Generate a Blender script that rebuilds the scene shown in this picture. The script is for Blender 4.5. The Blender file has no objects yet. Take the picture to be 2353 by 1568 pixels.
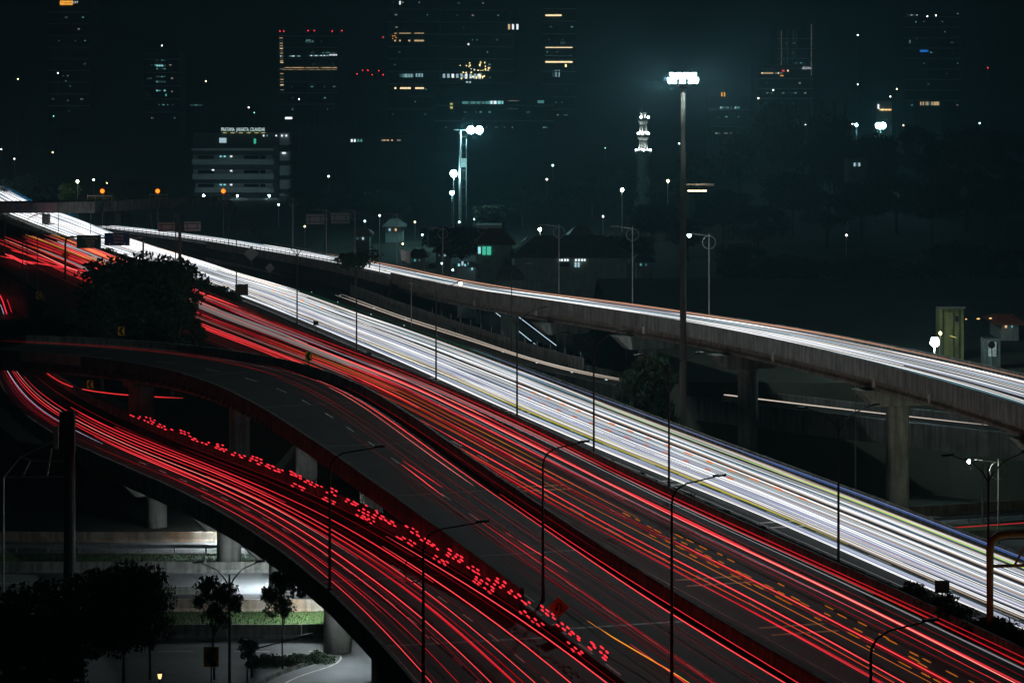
import bpy, math, random
import numpy as np
from mathutils import Vector, Matrix

# ------------------------------------------------------------------ camera, sky, exposure
F, H, CX, HY = 6000.0, 38.0, 1176.0, 130.0      # focal length (px of a 2352 wide frame), eye height above the carriageway, horizon row
SC = bpy.context.scene
COL = SC.collection
cam_d = bpy.data.cameras.new('camera')
cam_d.sensor_width = 36.0
cam_d.lens = 36.0 * F / 2352.0
cam_d.shift_y = -(784.0 - HY) / 2352.0
cam_d.clip_start, cam_d.clip_end = 1.0, 9000.0
cam = bpy.data.objects.new('camera', cam_d)
cam.location = (0, 0, H)
cam.rotation_euler = (math.radians(90), 0, 0)
COL.objects.link(cam)
SC.camera = cam

world = bpy.data.worlds.new('World'); SC.world = world; world.use_nodes = True
wt = world.node_tree; wt.nodes.clear()
w_out = wt.nodes.new('ShaderNodeOutputWorld'); w_bg = wt.nodes.new('ShaderNodeBackground')
w_sky = wt.nodes.new('ShaderNodeTexSky'); w_sky.sky_type = 'NISHITA'; w_sky.sun_disc = False
w_sky.sun_elevation = math.radians(0.5); w_sky.sun_rotation = math.radians(180)
w_bw = wt.nodes.new('ShaderNodeRGBToBW'); w_mix = wt.nodes.new('ShaderNodeMix'); w_mix.data_type = 'RGBA'; w_mix.blend_type = 'MULTIPLY'
w_mix.inputs[0].default_value = 1.0
w_mix.inputs[7].default_value = (0.10, 0.62, 0.80, 1)
wt.links.new(w_sky.outputs[0], w_bw.inputs[0]); wt.links.new(w_bw.outputs[0], w_mix.inputs[6])
wt.links.new(w_mix.outputs[2], w_bg.inputs[0]); wt.links.new(w_bg.outputs[0], w_out.inputs[0])
w_bg.inputs[1].default_value = 0.0024

SC.view_settings.view_transform = 'Standard'; SC.view_settings.look = 'None'
SC.view_settings.exposure = 0.0; SC.view_settings.gamma = 1.0
SC.cycles.use_denoising = True
try: SC.cycles.denoiser = 'OPENIMAGEDENOISE'
except Exception: pass
SC.cycles.max_bounces = 5; SC.cycles.diffuse_bounces = 2; SC.cycles.glossy_bounces = 2; SC.cycles.volume_bounces = 0
SC.cycles.sample_clamp_indirect = 4.0
SC.cycles.use_light_tree = True

RNG = random.Random(7)
NR = np.random.RandomState(11)

# ------------------------------------------------------------------ helpers
def P(x, y, z):
    """the point at height z seen at pixel (x, y) of the 2352 x 1568 frame"""
    Y = F * (H - z) / (y - HY)
    return np.array([(x - CX) * Y / F, Y, z])

def Q(x, y, Y):
    """the point at distance Y seen at pixel (x, y)"""
    return np.array([(x - CX) * Y / F, Y, H - (y - HY) * Y / F])

def pxx(p): return CX + F * p[0] / p[1]

class MB:
    def __init__(s): s.v, s.f = [], []
    def add(s, vs, fs):
        b = len(s.v); s.v += [tuple(map(float, v)) for v in vs]; s.f += [tuple(i + b for i in f) for f in fs]; return s
    def hexa(s, c):                                   # 8 corners: bottom 4, top 4
        return s.add(c, [(3, 2, 1, 0), (4, 5, 6, 7), (0, 1, 5, 4), (1, 2, 6, 5), (2, 3, 7, 6), (3, 0, 4, 7)])
    def box(s, c, d, rz=0.0):
        cx, cy, cz = c; hx, hy, hz = d[0] / 2, d[1] / 2, d[2] / 2
        ca, sa = math.cos(rz), math.sin(rz)
        p = []
        for z in (-hz, hz):
            for x, y in ((-hx, -hy), (hx, -hy), (hx, hy), (-hx, hy)):
                p.append((cx + x * ca - y * sa, cy + x * sa + y * ca, cz + z))
        return s.hexa(p)
    def tube(s, pts, r, n=6, cap=True):
        pts = [np.array(p, float) for p in pts]; m = len(pts)
        rr = r if hasattr(r, '__len__') else [r] * m
        vs, fs = [], []
        up0 = np.array([0, 0, 1.0])
        for i, p in enumerate(pts):
            d = pts[min(i + 1, m - 1)] - pts[max(i - 1, 0)]
            d = d / (np.linalg.norm(d) + 1e-9)
            a = np.cross(d, up0)
            if np.linalg.norm(a) < 1e-3: a = np.array([1.0, 0, 0])
            a /= np.linalg.norm(a); b = np.cross(a, d)
            for k in range(n):
                t = 2 * math.pi * k / n
                vs.append(p + rr[i] * (a * math.cos(t) + b * math.sin(t)))
        for i in range(m - 1):
            for k in range(n):
                k2 = (k + 1) % n
                fs.append((i * n + k, i * n + k2, (i + 1) * n + k2, (i + 1) * n + k))
        if cap:
            fs.append(tuple(range(n))[::-1]); fs.append(tuple((m - 1) * n + k for k in range(n)))
        return s.add(vs, fs)
    def lathe(s, c, prof, n=16):                      # prof: (radius, z) pairs
        return s.tube([(c[0], c[1], c[2] + z) for r, z in prof], [r for r, z in prof], n)
    def sweep(s, pts, nrm, prof, closed=True):        # profile (lateral, vertical) swept along pts with lateral unit vectors
        n = len(prof); vs, fs = [], []
        for p, a in zip(pts, nrm):
            for o, h in prof: vs.append((p[0] + a[0] * o, p[1] + a[1] * o, p[2] + h))
        m = len(pts)
        for i in range(m - 1):
            for k in range(n if closed else n - 1):
                k2 = (k + 1) % n
                fs.append((i * n + k, i * n + k2, (i + 1) * n + k2, (i + 1) * n + k))
        if closed:
            fs.append(tuple(range(n))[::-1]); fs.append(tuple((m - 1) * n + k for k in range(n)))
        return s.add(vs, fs)
    def mesh(s, name, m):
        me = bpy.data.meshes.new(name); me.from_pydata(s.v, [], s.f)
        if m is not None: me.materials.append(m)
        me.update(); return me
    def build(s, name, m, parent=None, smooth=False, **kw):
        me = s.mesh(name, m)
        if smooth: me.polygons.foreach_set('use_smooth', [True] * len(me.polygons))
        return link(name, me, parent, **kw)

def link(name, me, parent=None, loc=None, rz=None, **kw):
    o = bpy.data.objects.new(name, me); COL.objects.link(o)
    if loc is not None: o.location = loc
    if rz is not None: o.rotation_euler = (0, 0, rz)
    if parent is not None: put(o, parent)
    tag(o, **kw); return o

def put(o, parent):
    o.parent = parent
    if parent.get('_world'): o.matrix_parent_inverse = Matrix.Translation(parent.location).inverted()

def tag(o, label=None, category=None, group=None, kind=None):
    if label: o['label'] = label
    if category: o['category'] = category
    if group: o['group'] = group
    if kind: o['kind'] = kind
    return o

def thing(name, loc, label, category, group=None, rz=0.0, world=False):
    """an Empty at the thing's base; world=True: its parts are given in world coordinates"""
    o = bpy.data.objects.new(name, None); COL.objects.link(o)
    o.empty_display_size = 0.3; o.location = tuple(map(float, loc)); o.rotation_euler = (0, 0, rz)
    if world: o['_world'] = 1
    return tag(o, label, category, group)

def dup(root, loc, rz=0.0, scale=None, **kw):
    r = root.copy(); COL.objects.link(r); r.location = tuple(map(float, loc)); r.rotation_euler = (0, 0, rz)
    if scale: r.scale = scale
    tag(r, **kw)
    for ch in list(root.children):
        c = ch.copy(); COL.objects.link(c); c.parent = r
        for g in list(ch.children):
            d = g.copy(); COL.objects.link(d); d.parent = c
    return r

# ------------------------------------------------------------------ materials
def mat(name, col, rough=0.8, var=0.25, scale=0.6, bump=0.15, streak=0.0, spec=0.3, metal=0.0, col2=None, fine=9.0):
    m = bpy.data.materials.new(name); m.use_nodes = True
    nt = m.node_tree; N = nt.nodes; L = nt.links
    b = N['Principled BSDF']; b.inputs['Roughness'].default_value = rough; b.inputs['Metallic'].default_value = metal
    b.inputs['Specular IOR Level'].default_value = spec
    tc = N.new('ShaderNodeTexCoord')
    n1 = N.new('ShaderNodeTexNoise'); n1.inputs['Scale'].default_value = scale; n1.inputs['Detail'].default_value = 7; n1.inputs['Roughness'].default_value = 0.65
    L.new(tc.outputs['Object'], n1.inputs['Vector'])
    rmp = N.new('ShaderNodeValToRGB'); rmp.color_ramp.elements[0].position = 0.3; rmp.color_ramp.elements[1].position = 0.72
    c2 = col2 or tuple(c * (1 - var) for c in col)
    c1 = tuple(min(1, c * (1 + var * 0.6)) for c in col)
    rmp.color_ramp.elements[0].color = (*c2, 1); rmp.color_ramp.elements[1].color = (*c1, 1)
    L.new(n1.outputs['Fac'], rmp.inputs['Fac']); src = rmp.outputs['Color']
    if streak:
        mp = N.new('ShaderNodeMapping'); mp.inputs['Scale'].default_value = (2.3, 2.3, 0.22)
        L.new(tc.outputs['Object'], mp.inputs['Vector'])
        n2 = N.new('ShaderNodeTexNoise'); n2.inputs['Scale'].default_value = 1.0; n2.inputs['Detail'].default_value = 5
        L.new(mp.outputs[0], n2.inputs['Vector'])
        r2 = N.new('ShaderNodeValToRGB'); r2.color_ramp.elements[0].position = 0.38; r2.color_ramp.elements[1].position = 0.6
        k = 1 - streak; r2.color_ramp.elements[0].color = (k, k, k * 0.93, 1); r2.color_ramp.elements[1].color = (1, 1, 1, 1)
        L.new(n2.outputs['Fac'], r2.inputs['Fac'])
        mx = N.new('ShaderNodeMix'); mx.data_type = 'RGBA'; mx.blend_type = 'MULTIPLY'; mx.inputs[0].default_value = 1
        L.new(src, mx.inputs[6]); L.new(r2.outputs['Color'], mx.inputs[7]); src = mx.outputs[2]
    L.new(src, b.inputs['Base Color'])
    if bump:
        n3 = N.new('ShaderNodeTexNoise'); n3.inputs['Scale'].default_value = fine; n3.inputs['Detail'].default_value = 4
        L.new(tc.outputs['Object'], n3.inputs['Vector'])
        bp = N.new('ShaderNodeBump'); bp.inputs['Strength'].default_value = bump; bp.inputs['Distance'].default_value = 0.05
        L.new(n3.outputs['Fac'], bp.inputs['Height']); L.new(bp.outputs[0], b.inputs['Normal'])
    return m

EM = {}
def emat(col, s):
    k = (tuple(round(c, 3) for c in col), round(s, 3))
    if k in EM: return EM[k]
    m = bpy.data.materials.new('glow'); m.use_nodes = True
    nt = m.node_tree; nt.nodes.clear()
    o = nt.nodes.new('ShaderNodeOutputMaterial'); e = nt.nodes.new('ShaderNodeEmission')
    e.inputs[0].default_value = (*col, 1); e.inputs[1].default_value = s
    nt.links.new(e.outputs[0], o.inputs[0]); EM[k] = m; return m

M = {
 'asphalt': mat('asphalt', (0.030, 0.031, 0.033), 0.8, 0.35, 0.12, 0.3, spec=0.2, fine=14),
 'asphalt_old': mat('asphalt_old', (0.036, 0.036, 0.035), 0.8, 0.35, 0.3, 0.3, fine=12),
 'street': mat('street', (0.15, 0.155, 0.16), 0.75, 0.3, 0.22, 0.25, fine=10),
 'concrete': mat('concrete', (0.27, 0.27, 0.25), 0.9, 0.4, 0.5, 0.35, streak=0.45),
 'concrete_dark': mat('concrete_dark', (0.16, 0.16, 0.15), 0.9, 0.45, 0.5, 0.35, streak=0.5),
 'concrete_pale': mat('concrete_pale', (0.42, 0.42, 0.39), 0.9, 0.25, 0.6, 0.2, streak=0.25),
 'concrete_greenish': mat('concrete_greenish', (0.12, 0.135, 0.12), 0.9, 0.45, 0.5, 0.35, streak=0.4),  # darker greenish grey chosen to mute the glow falling on it
 'joint': mat('joint', (0.10, 0.10, 0.095), 0.6, 0.3, 2, 0.1),
 'rust_wall': mat('rust_wall', (0.30, 0.29, 0.26), 0.9, 0.4, 0.55, 0.3, streak=0.35, col2=(0.22, 0.11, 0.05)),
 'girder': mat('girder', (0.30, 0.285, 0.24), 0.9, 0.4, 0.5, 0.25, streak=0.4),
 'paint_white': mat('paint_white', (0.62, 0.62, 0.58), 0.7, 0.45, 1.5, 0.1),
 'paint_yellow': mat('paint_yellow', (0.55, 0.42, 0.10), 0.7, 0.4, 1.5, 0.1),
 'white_panel': mat('white_panel', (0.52, 0.56, 0.50), 0.8, 0.2, 0.8, 0.15, streak=0.15),
 'green_paint': mat('green_paint', (0.06, 0.18, 0.12), 0.7, 0.3, 1.0, 0.1),
 'metal_dark': mat('metal_dark', (0.05, 0.05, 0.05), 0.5, 0.3, 2.0, 0.05, metal=0.3),
 'galv': mat('galv', (0.33, 0.34, 0.35), 0.5, 0.3, 2.0, 0.05, metal=0.5),
 'mast': mat('mast', (0.11, 0.105, 0.09), 0.6, 0.3, 0.8, 0.05, metal=0.2),
 'yellow_pipe': mat('yellow_pipe', (0.40, 0.28, 0.06), 0.6, 0.45, 1.5, 0.1),
 'grass': mat('grass', (0.022, 0.075, 0.012), 0.95, 0.6, 1.2, 0.5, col2=(0.05, 0.045, 0.02)),
 'soil': mat('soil', (0.045, 0.05, 0.035), 0.95, 0.5, 0.05, 0.3),
 'leaf': mat('leaf', (0.020, 0.042, 0.016), 0.7, 0.5, 0.8, 0.0),
 'leaf_painted_lit': mat('leaf_painted_lit', (0.06, 0.14, 0.03), 0.7, 0.5, 0.8, 0.0),  # brighter copy of leaf, with lamplight put into the colour
 'bark': mat('bark', (0.07, 0.055, 0.04), 0.9, 0.4, 2.0, 0.3),
 'facade': mat('facade', (0.10, 0.11, 0.11), 0.8, 0.25, 0.2, 0.05),
 'facade_pale': mat('facade_pale', (0.62, 0.66, 0.66), 0.8, 0.2, 0.3, 0.05),
 'glass_dark': mat('glass_dark', (0.02, 0.025, 0.03), 0.15, 0.2, 0.4, 0.0, spec=0.6),
 'roof_tile': mat('roof_tile', (0.25, 0.07, 0.04), 0.85, 0.4, 1.5, 0.3),
 'roof_grey': mat('roof_grey', (0.13, 0.13, 0.12), 0.85, 0.4, 1.0, 0.3),
 'plaster': mat('plaster', (0.32, 0.36, 0.34), 0.9, 0.3, 0.6, 0.1, streak=0.2),
 'sign_green': mat('sign_green', (0.02, 0.16, 0.12), 0.4, 0.1, 1.0, 0.0),
 'sign_blue': mat('sign_blue', (0.015, 0.11, 0.24), 0.4, 0.1, 1.0, 0.0),
 'sign_back': mat('sign_back', (0.30, 0.31, 0.31), 0.6, 0.2, 1.0, 0.05),
 'sign_yellow': mat('sign_yellow', (0.62, 0.33, 0.02), 0.45, 0.15, 2.0, 0.0),
 'sign_black': mat('sign_black', (0.012, 0.012, 0.012), 0.5, 0.1, 2.0, 0.0),
 'letter': mat('letter', (0.85, 0.88, 0.88), 0.5, 0.1, 2.0, 0.0),
 'mural': mat('mural', (0.30, 0.10, 0.07), 0.8, 0.5, 0.35, 0.05, col2=(0.06, 0.12, 0.20)),
 'wall_yellow': mat('wall_yellow', (0.24, 0.24, 0.09), 0.85, 0.25, 0.5, 0.1, streak=0.25),
}

# ------------------------------------------------------------------ road alignments
def smooth(p, k):
    n = len(p); w = np.exp(-0.5 * (np.arange(-3 * k, 3 * k + 1) / k) ** 2); w /= w.sum()
    pad = 3 * k
    a = 2 * p[0] - p[1:pad + 1][::-1] if n > pad else np.repeat(p[:1], pad, 0)
    b = 2 * p[-1] - p[-pad - 1:-1][::-1] if n > pad else np.repeat(p[-1:], pad, 0)
    q = np.concatenate([a, p, b])
    return np.stack([np.convolve(q[:, c], w, 'valid') for c in range(p.shape[1])], 1)

def resample(p, step):
    p = np.array(p, float); d = np.r_[0, np.cumsum(np.linalg.norm(np.diff(p, axis=0), axis=1))]
    s = np.linspace(0, d[-1], max(4, int(d[-1] / step) + 1))
    return np.stack([np.interp(s, d, p[:, c]) for c in range(p.shape[1])], 1)

class Rib:
    """a road ribbon: near edge L, far edge R (t = 0 .. 1), running along arc length s"""
    def __init__(s, near, far, wmin=3.0, step=2.0, k=7, wk=8):
        A = smooth(resample(near, step), k); A = resample(A, step)
        B = resample(smooth(resample(far, 1.0), 2 * k), 0.5)
        T = np.gradient(A[:, :2], axis=0); T /= np.linalg.norm(T, axis=1)[:, None]
        Nn = np.stack([-T[:, 1], T[:, 0]], 1)
        w = []
        for i in range(len(A)):
            w.append(np.sqrt(((B[:, :2] - A[i, :2]) ** 2).sum(1)).min())
        j = np.argmin(((B[:, :2] - A[len(A) // 2, :2]) ** 2).sum(1))
        if np.dot(B[j, :2] - A[len(A) // 2, :2], Nn[len(A) // 2]) < 0: Nn = -Nn
        w = np.maximum(np.array(w), wmin)[:, None]; w = smooth(w, wk)[:, 0]
        s.L, s.N, s.w = A, Nn, w
        s.R = A.copy(); s.R[:, :2] += Nn * w[:, None]
        c = (s.L + s.R) / 2
        s.s = np.r_[0, np.cumsum(np.linalg.norm(np.diff(c[:, :2], axis=0), axis=1))]
        s.len = s.s[-1]
    def at(s, u, t, h=0.0):
        L = np.array([np.interp(u, s.s, s.L[:, c]) for c in range(3)]); R = np.array([np.interp(u, s.s, s.R[:, c]) for c in range(3)])
        p = L + (R - L) * t; p[2] += h; return p
    def nrm(s, u):
        n = np.array([np.interp(u, s.s, s.N[:, 0]), np.interp(u, s.s, s.N[:, 1]), 0.0]); return n / np.linalg.norm(n)
    def wid(s, u): return float(np.interp(u, s.s, s.w))
    def px(s, x, t=0.0):
        us = np.linspace(0, s.len, 800); xs = np.array([pxx(s.at(u, t)) for u in us])
        return float(us[np.argmin(abs(xs - x))])

z0 = lambda x: 0.0
zA = lambda x: float(np.interp(x, [200, 430, 700, 900, 1200], [3.6, 3.2, 2, 1, 0.0]))
zB = lambda x: float(np.interp(x, [200, 453, 700, 1100], [-3, -2, -1, 0.0]))
zO = lambda x: float(np.interp(x, [210, 780, 1200, 1568, 2050, 3600], [0, 2, 6, 8.3, 9.3, 9.3]))
def edge(pts, zf, up=0.0):
    out = []
    for x, y in pts:
        p = P(x, y, zf(x) + up); p[2] -= up; out.append(p)
    return out

E_MWn = [(-110, 432), (-70, 450), (-30, 474), (5, 492), (77, 521), (172, 557), (257, 585), (361, 617), (423, 647), (536, 683), (809, 800), (995, 879), (1201, 978), (1543, 1121), (1811, 1238), (1910, 1279), (2128, 1386), (2352, 1475), (2600, 1590)]
E_MWf = [(-40, 402), (0, 425), (40, 452), (75, 471), (110, 488), (165, 500), (227, 528), (301, 557), (368, 578), (548, 636), (659, 667), (772, 708), (892, 752), (1012, 786), (1219, 872), (1322, 910), (1459, 958), (1580, 1009), (1654, 1039), (1904, 1131), (2251, 1266), (2352, 1307), (2600, 1405), (3000, 1562), (3300, 1680)]
E_MRr = [(-70, 474), (9, 503), (82, 532), (146, 552), (232, 587), (381, 643), (533, 705), (772, 803), (999, 893), (1143, 957), (1308, 1032), (1544, 1152), (1805, 1268), (2128, 1412), (2352, 1522), (2600, 1640), (3291, 1999)]
E_MRl = [(-60, 555), (0, 580), (60, 607), (137, 645), (300, 713), (450, 775), (567, 818), (772, 905), (944, 1005), (1143, 1130), (1246, 1190), (1442, 1305), (1575, 1372), (1762, 1479), (1918, 1568), (2100, 1672), (2676, 2030)]
E_Af = [(-90, 765), (0, 765), (206, 770.6), (406, 786), (584, 813), (698, 848), (809, 896), (944, 980), (1043, 1058), (1143, 1125), (1246, 1185), (1442, 1304), (1580, 1388), (1784, 1500), (1900, 1568), (2050, 1660), (2578, 1950)]
E_An = [(-90, 797), (0, 797), (50, 799), (190, 806), (247, 812), (391, 834), (428, 844), (514, 876), (701, 990), (779, 1045), (926, 1148), (1067, 1247), (1198, 1346), (1298, 1420), (1390, 1486), (1473, 1546), (1580, 1625), (2012, 1950)]
E_Bn = [(-16, 835), (-10, 850), (0, 885), (13, 910), (44, 945), (87, 975), (135, 1000), (199, 1036), (289, 1066), (453, 1138), (577, 1207), (687, 1286), (772, 1355), (875, 1455), (960, 1568), (1030, 1660), (1351, 1980)]
E_Bf = [(60, 820), (80, 848), (110, 878), (240, 938), (330, 968), (440, 1005), (620, 1065), (760, 1122), (900, 1190), (1000, 1250), (1100, 1312), (1160, 1350), (1214, 1380), (1298, 1436), (1390, 1501), (1473, 1560), (1570, 1632), (2029, 2014)]
E_On = [(205, 518), (360, 533), (520, 556), (780, 600), (909, 628), (1012, 652), (1115, 669), (1219, 683), (1356, 702), (1459, 717), (1566, 734), (1750, 768), (1900, 805), (2050, 838), (2200, 880), (2352, 930), (2500, 985), (2700, 1064), (2950, 1168)]
E_Of = [(205, 503), (360, 522), (520, 540), (780, 582), (992, 621), (1115, 647), (1274, 669), (1445, 693), (1566, 707), (1750, 730), (1900, 757), (2050, 786), (2200, 818), (2352, 858), (2500, 895), (2800, 975), (3200, 1090), (3600, 1210)]
E_Cn = [(690, 672), (790, 712), (892, 748), (1012, 780), (1150, 832), (1250, 866), (1330, 889), (1445, 908), (1560, 922), (1760, 947), (2020, 975), (2320, 1010), (2600, 1042)]
E_Cf = [(640, 632), (720, 652), (800, 676), (900, 715), (994, 748), (1175, 818), (1328, 862), (1445, 884), (1560, 898), (1760, 923), (2020, 951), (2320, 985), (2600, 1017)]

MW = Rib(edge(E_MWn, z0), edge(E_MWf, z0), 10)
MR = Rib(edge(E_MRl, z0), edge(E_MRr, z0), 10)
RA = Rib(edge(E_An, zA, 1.0), edge(E_Af, zA, 1.0), 8)
RB = Rib(edge(E_Bn, zB, 1.0), edge(E_Bf, zB), 6)
RO = Rib(edge(E_On, zO, 1.0), edge(E_Of, zO, 1.0), 5.6)
RC = Rib(edge(E_Cn, z0), edge(E_Cf, z0), 4.2)
GZ = -9.0                                            # street level below the flyovers

def strip(rib, t0, t1, h, u0=0.0, u1=None, step=3.0, off0=0.0, off1=0.0):
    u1 = rib.len if u1 is None else u1
    us = np.linspace(u0, u1, max(2, int((u1 - u0) / step) + 1)); m = MB(); vs, fs = [], []
    for u in us:
        n = rib.nrm(u)
        vs += [rib.at(u, t0, h) + n * off0, rib.at(u, t1, h) + n * off1]
    for i in range(len(us) - 1): fs.append((2 * i, 2 * i + 1, 2 * i + 3, 2 * i + 2))
    return m.add(vs, fs)

def slab(rib, top, thick, off0=0.0, off1=0.0, u0=0.0, u1=None, step=4.0):
    u1 = rib.len if u1 is None else u1
    us = np.linspace(u0, u1, max(2, int((u1 - u0) / step) + 1)); vs, fs = [], []
    for u in us:
        n = rib.nrm(u); a = rib.at(u, 0, top) - n * off0; b = rib.at(u, 1, top) + n * off1
        vs += [a, b, b - np.array([0, 0, thick]), a - np.array([0, 0, thick])]
    for i in range(len(us) - 1):
        for k in range(4): fs.append((4 * i + k, 4 * i + (k + 1) % 4, 4 * i + 4 + (k + 1) % 4, 4 * i + 4 + k))
    fs += [(3, 2, 1, 0), tuple(4 * (len(us) - 1) + k for k in range(4))]
    return MB().add(vs, fs)

def dashes(rib, t, u0, u1, parent, ln=3.0, gap=5.0, w=0.13, m='paint_white', h=0.012):
    u = u0
    while u < u1:
        n = rib.nrm(u + ln / 2); a, b = rib.at(u, t, h), rib.at(u + ln, t, h)
        MB().add([a - n * w / 2, b - n * w / 2, b + n * w / 2, a + n * w / 2], [(0, 1, 2, 3)]).build('lane_dash', M[m], parent)
        u += ln + gap

def edge_line(rib, t, u0, u1, parent, w=0.14, off=0.0, m='paint_white', name='edge_line'):
    us = np.linspace(u0, u1, max(2, int((u1 - u0) / 4))); vs, fs = [], []
    for u in us:
        n = rib.nrm(u); c = rib.at(u, t, 0.012) + n * off
        vs += [c - n * w / 2, c + n * w / 2]
    for i in range(len(us) - 1): fs.append((2 * i, 2 * i + 1, 2 * i + 3, 2 * i + 2))
    return MB().add(vs, fs).build(name, M[m], parent)

def panels(rib, t, u0, u1, parent, name, prof, m, ln=5.0, gap=0.04, hj=0.02, off=0.0, flip=1):
    """a barrier in separate precast lengths, each its own mesh with an open joint"""
    u = u0
    while u < u1 - 0.5:
        e = min(u + ln - gap, u1); dh = RNG.uniform(-hj, hj); do = RNG.uniform(-hj, hj) * 0.6
        us = np.linspace(u, e, 3)
        pts = [rib.at(x, t, dh) + rib.nrm(x) * (off + do) for x in us]; nn = [rib.nrm(x) * flip for x in us]
        MB().sweep(pts, nn, prof).build(name, M[m], parent)
        u += ln

JERSEY = [(-0.28, 0), (-0.28, 0.12), (-0.13, 0.35), (-0.09, 0.92), (0.09, 0.92), (0.13, 0.35), (0.28, 0.12), (0.28, 0)]
PARA = [(-0.15, -0.62), (-0.15, 1.0), (0.12, 1.0), (0.16, 0.3), (0.26, 0.0), (0.26, -0.12), (0.10, -0.62)]     # lateral + is towards the road

# ------------------------------------------------------------------ setting: ground, roads
MB().add([(-2500, -60, GZ), (2500, -60, GZ), (2500, 5000, GZ), (-2500, 5000, GZ)], [(0, 1, 2, 3)]).build('ground', M['soil'], kind='structure')

hw = slab(MW, 0.0, 1.3, 0.5, 0.5).build('highway_road', M['asphalt'], kind='structure')
hr = slab(MR, 0.0, 1.3, 0.5, 0.5).build('outbound_road', M['asphalt'], kind='structure')
for rib, o, n in ((MW, hw, 4), (MR, hr, 4)):
    edge_line(rib, 0.05, 0, rib.len, o); edge_line(rib, 0.955, 0, rib.len, o)
    for k in range(1, n): dashes(rib, 0.05 + 0.905 * k / n, rib.len * 0.42 + k * 2, rib.len - 2, o, 4.0, 6.0)
# transverse rumble bars across the carriageways
for rib, o, u0, a, b in ((MW, hw, 1210, .04, .42), (MW, hw, 1590, .03, .4), (MW, hw, 1820, .03, .4), (MW, hw, 1040, .05, .35), (MR, hr, 1620, .12, .5), (MR, hr, 1830, .1, .45), (MR, hr, 1230, .1, .5)):
    u = rib.px(u0, 0.3)
    for d in (0.0, 2.2):
        n = rib.nrm(u); p0, p1 = rib.at(u + d, a, 0.012), rib.at(u + d, b, 0.012)
        t = np.array([n[1], -n[0], 0]) * 0.22
        MB().add([p0 - t, p0 + t, p1 + t, p1 - t], [(0, 1, 2, 3)]).build('rumble_bar', M['paint_yellow' if rib is MR else 'paint_white'], o)

# embankment under the carriageways, away from the street crossing
for rib, nm in ((MW, 'embankment'), (MR, 'embankment')):
    us = np.linspace(0, rib.px(900 if rib is MW else 780), 40); vs, fs = [], []
    for u in us:
        n = rib.nrm(u)
        vs += [rib.at(u, 0, -0.15) - n * (0.4 if rib is MW else 0.8), rib.at(u, 1, -0.15) + n * 0.4, rib.at(u, 1, GZ) + n * (9 if rib is MW else 0.4), rib.at(u, 0, GZ) - n * (0.4 if rib is MW else 9)]
    for i in range(len(us) - 1):
        for k in range(4): fs.append((4 * i + k, 4 * i + (k + 1) % 4, 4 * i + 4 + (k + 1) % 4, 4 * i + 4 + k))
    fs += [(3, 2, 1, 0), tuple(4 * (len(us) - 1) + k for k in range(4))]
    MB().add(vs, fs).build(nm, M['soil'], kind='structure')

# planted median strip between the carriageways
med_pts, med_n, med_w = [], [], []
for u in np.linspace(0, MW.len, 160):
    a = MW.at(u, 0); n = MW.nrm(u)
    d = ((MR.R[:, :2] - a[:2]) ** 2).sum(1); b = MR.R[d.argmin()]
    w = max(0.8, min(4.0, math.sqrt(d.min())))
    med_pts.append(a); med_n.append(-n); med_w.append(w)
med_w = smooth(np.array(med_w)[:, None], 4)[:, 0]
vs, fs = [], []
for p, n, w in zip(med_pts, med_n, med_w):
    for o, h in ((0.42, -1.0), (0.42, 0.16), (max(w - 0.35, 0.6), 0.16), (max(w - 0.35, 0.6), -1.0)): vs.append(p + n * o + np.array([0, 0, h]))
for i in range(len(med_pts) - 1):
    for k in range(4): fs.append((4 * i + k, 4 * i + (k + 1) % 4, 4 * i + 4 + (k + 1) % 4, 4 * i + 4 + k))
MB().add(vs, fs).build('median_strip', M['soil'], kind='structure')

def med_at(x, f=0.5):
    xs = np.array([pxx(p + n * w * f) for p, n, w in zip(med_pts, med_n, med_w)]); i = int(abs(xs - x).argmin())
    return med_pts[i] + med_n[i] * med_w[i] * f + np.array([0, 0, 0.16])

# barriers of the main carriageways
b = thing('concrete_barrier', MR.at(MR.len * 0.7, 1), 'grey concrete barrier between the red-lit carriageway and the planted median', 'barrier', world=True)
panels(MR, 1.0, MR.px(300), MR.len, b, 'barrier_block', JERSEY, 'concrete', 6.0, off=0.1)
panels(MR, 1.0, 0, MR.px(300), b, 'barrier_run', JERSEY, 'concrete', 40.0, off=0.1)
b = thing('concrete_parapet', MW.at(MW.len * 0.8, 1), 'grey concrete parapet along the outer edge of the white-lit carriageway', 'parapet', world=True)
panels(MW, 1.0, MW.px(1080, 1), MW.len, b, 'parapet_panel', [(-0.2, -1.3), (-0.2, 1.05), (0.06, 1.05), (0.2, 0.0), (0.2, -1.3)], 'concrete', 6.0, off=0.3, flip=1)
b = thing('median_kerb', MW.at(MW.len * 0.8, 0), 'low concrete kerb along the median of the white-lit carriageway', 'kerb', world=True)
panels(MW, 0.0, MW.px(420), MW.len, b, 'kerb_stone', [(-0.12, -0.1), (-0.12, 0.24), (0.12, 0.24), (0.14, -0.1)], 'concrete_dark', 6.0, off=-0.2)

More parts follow.
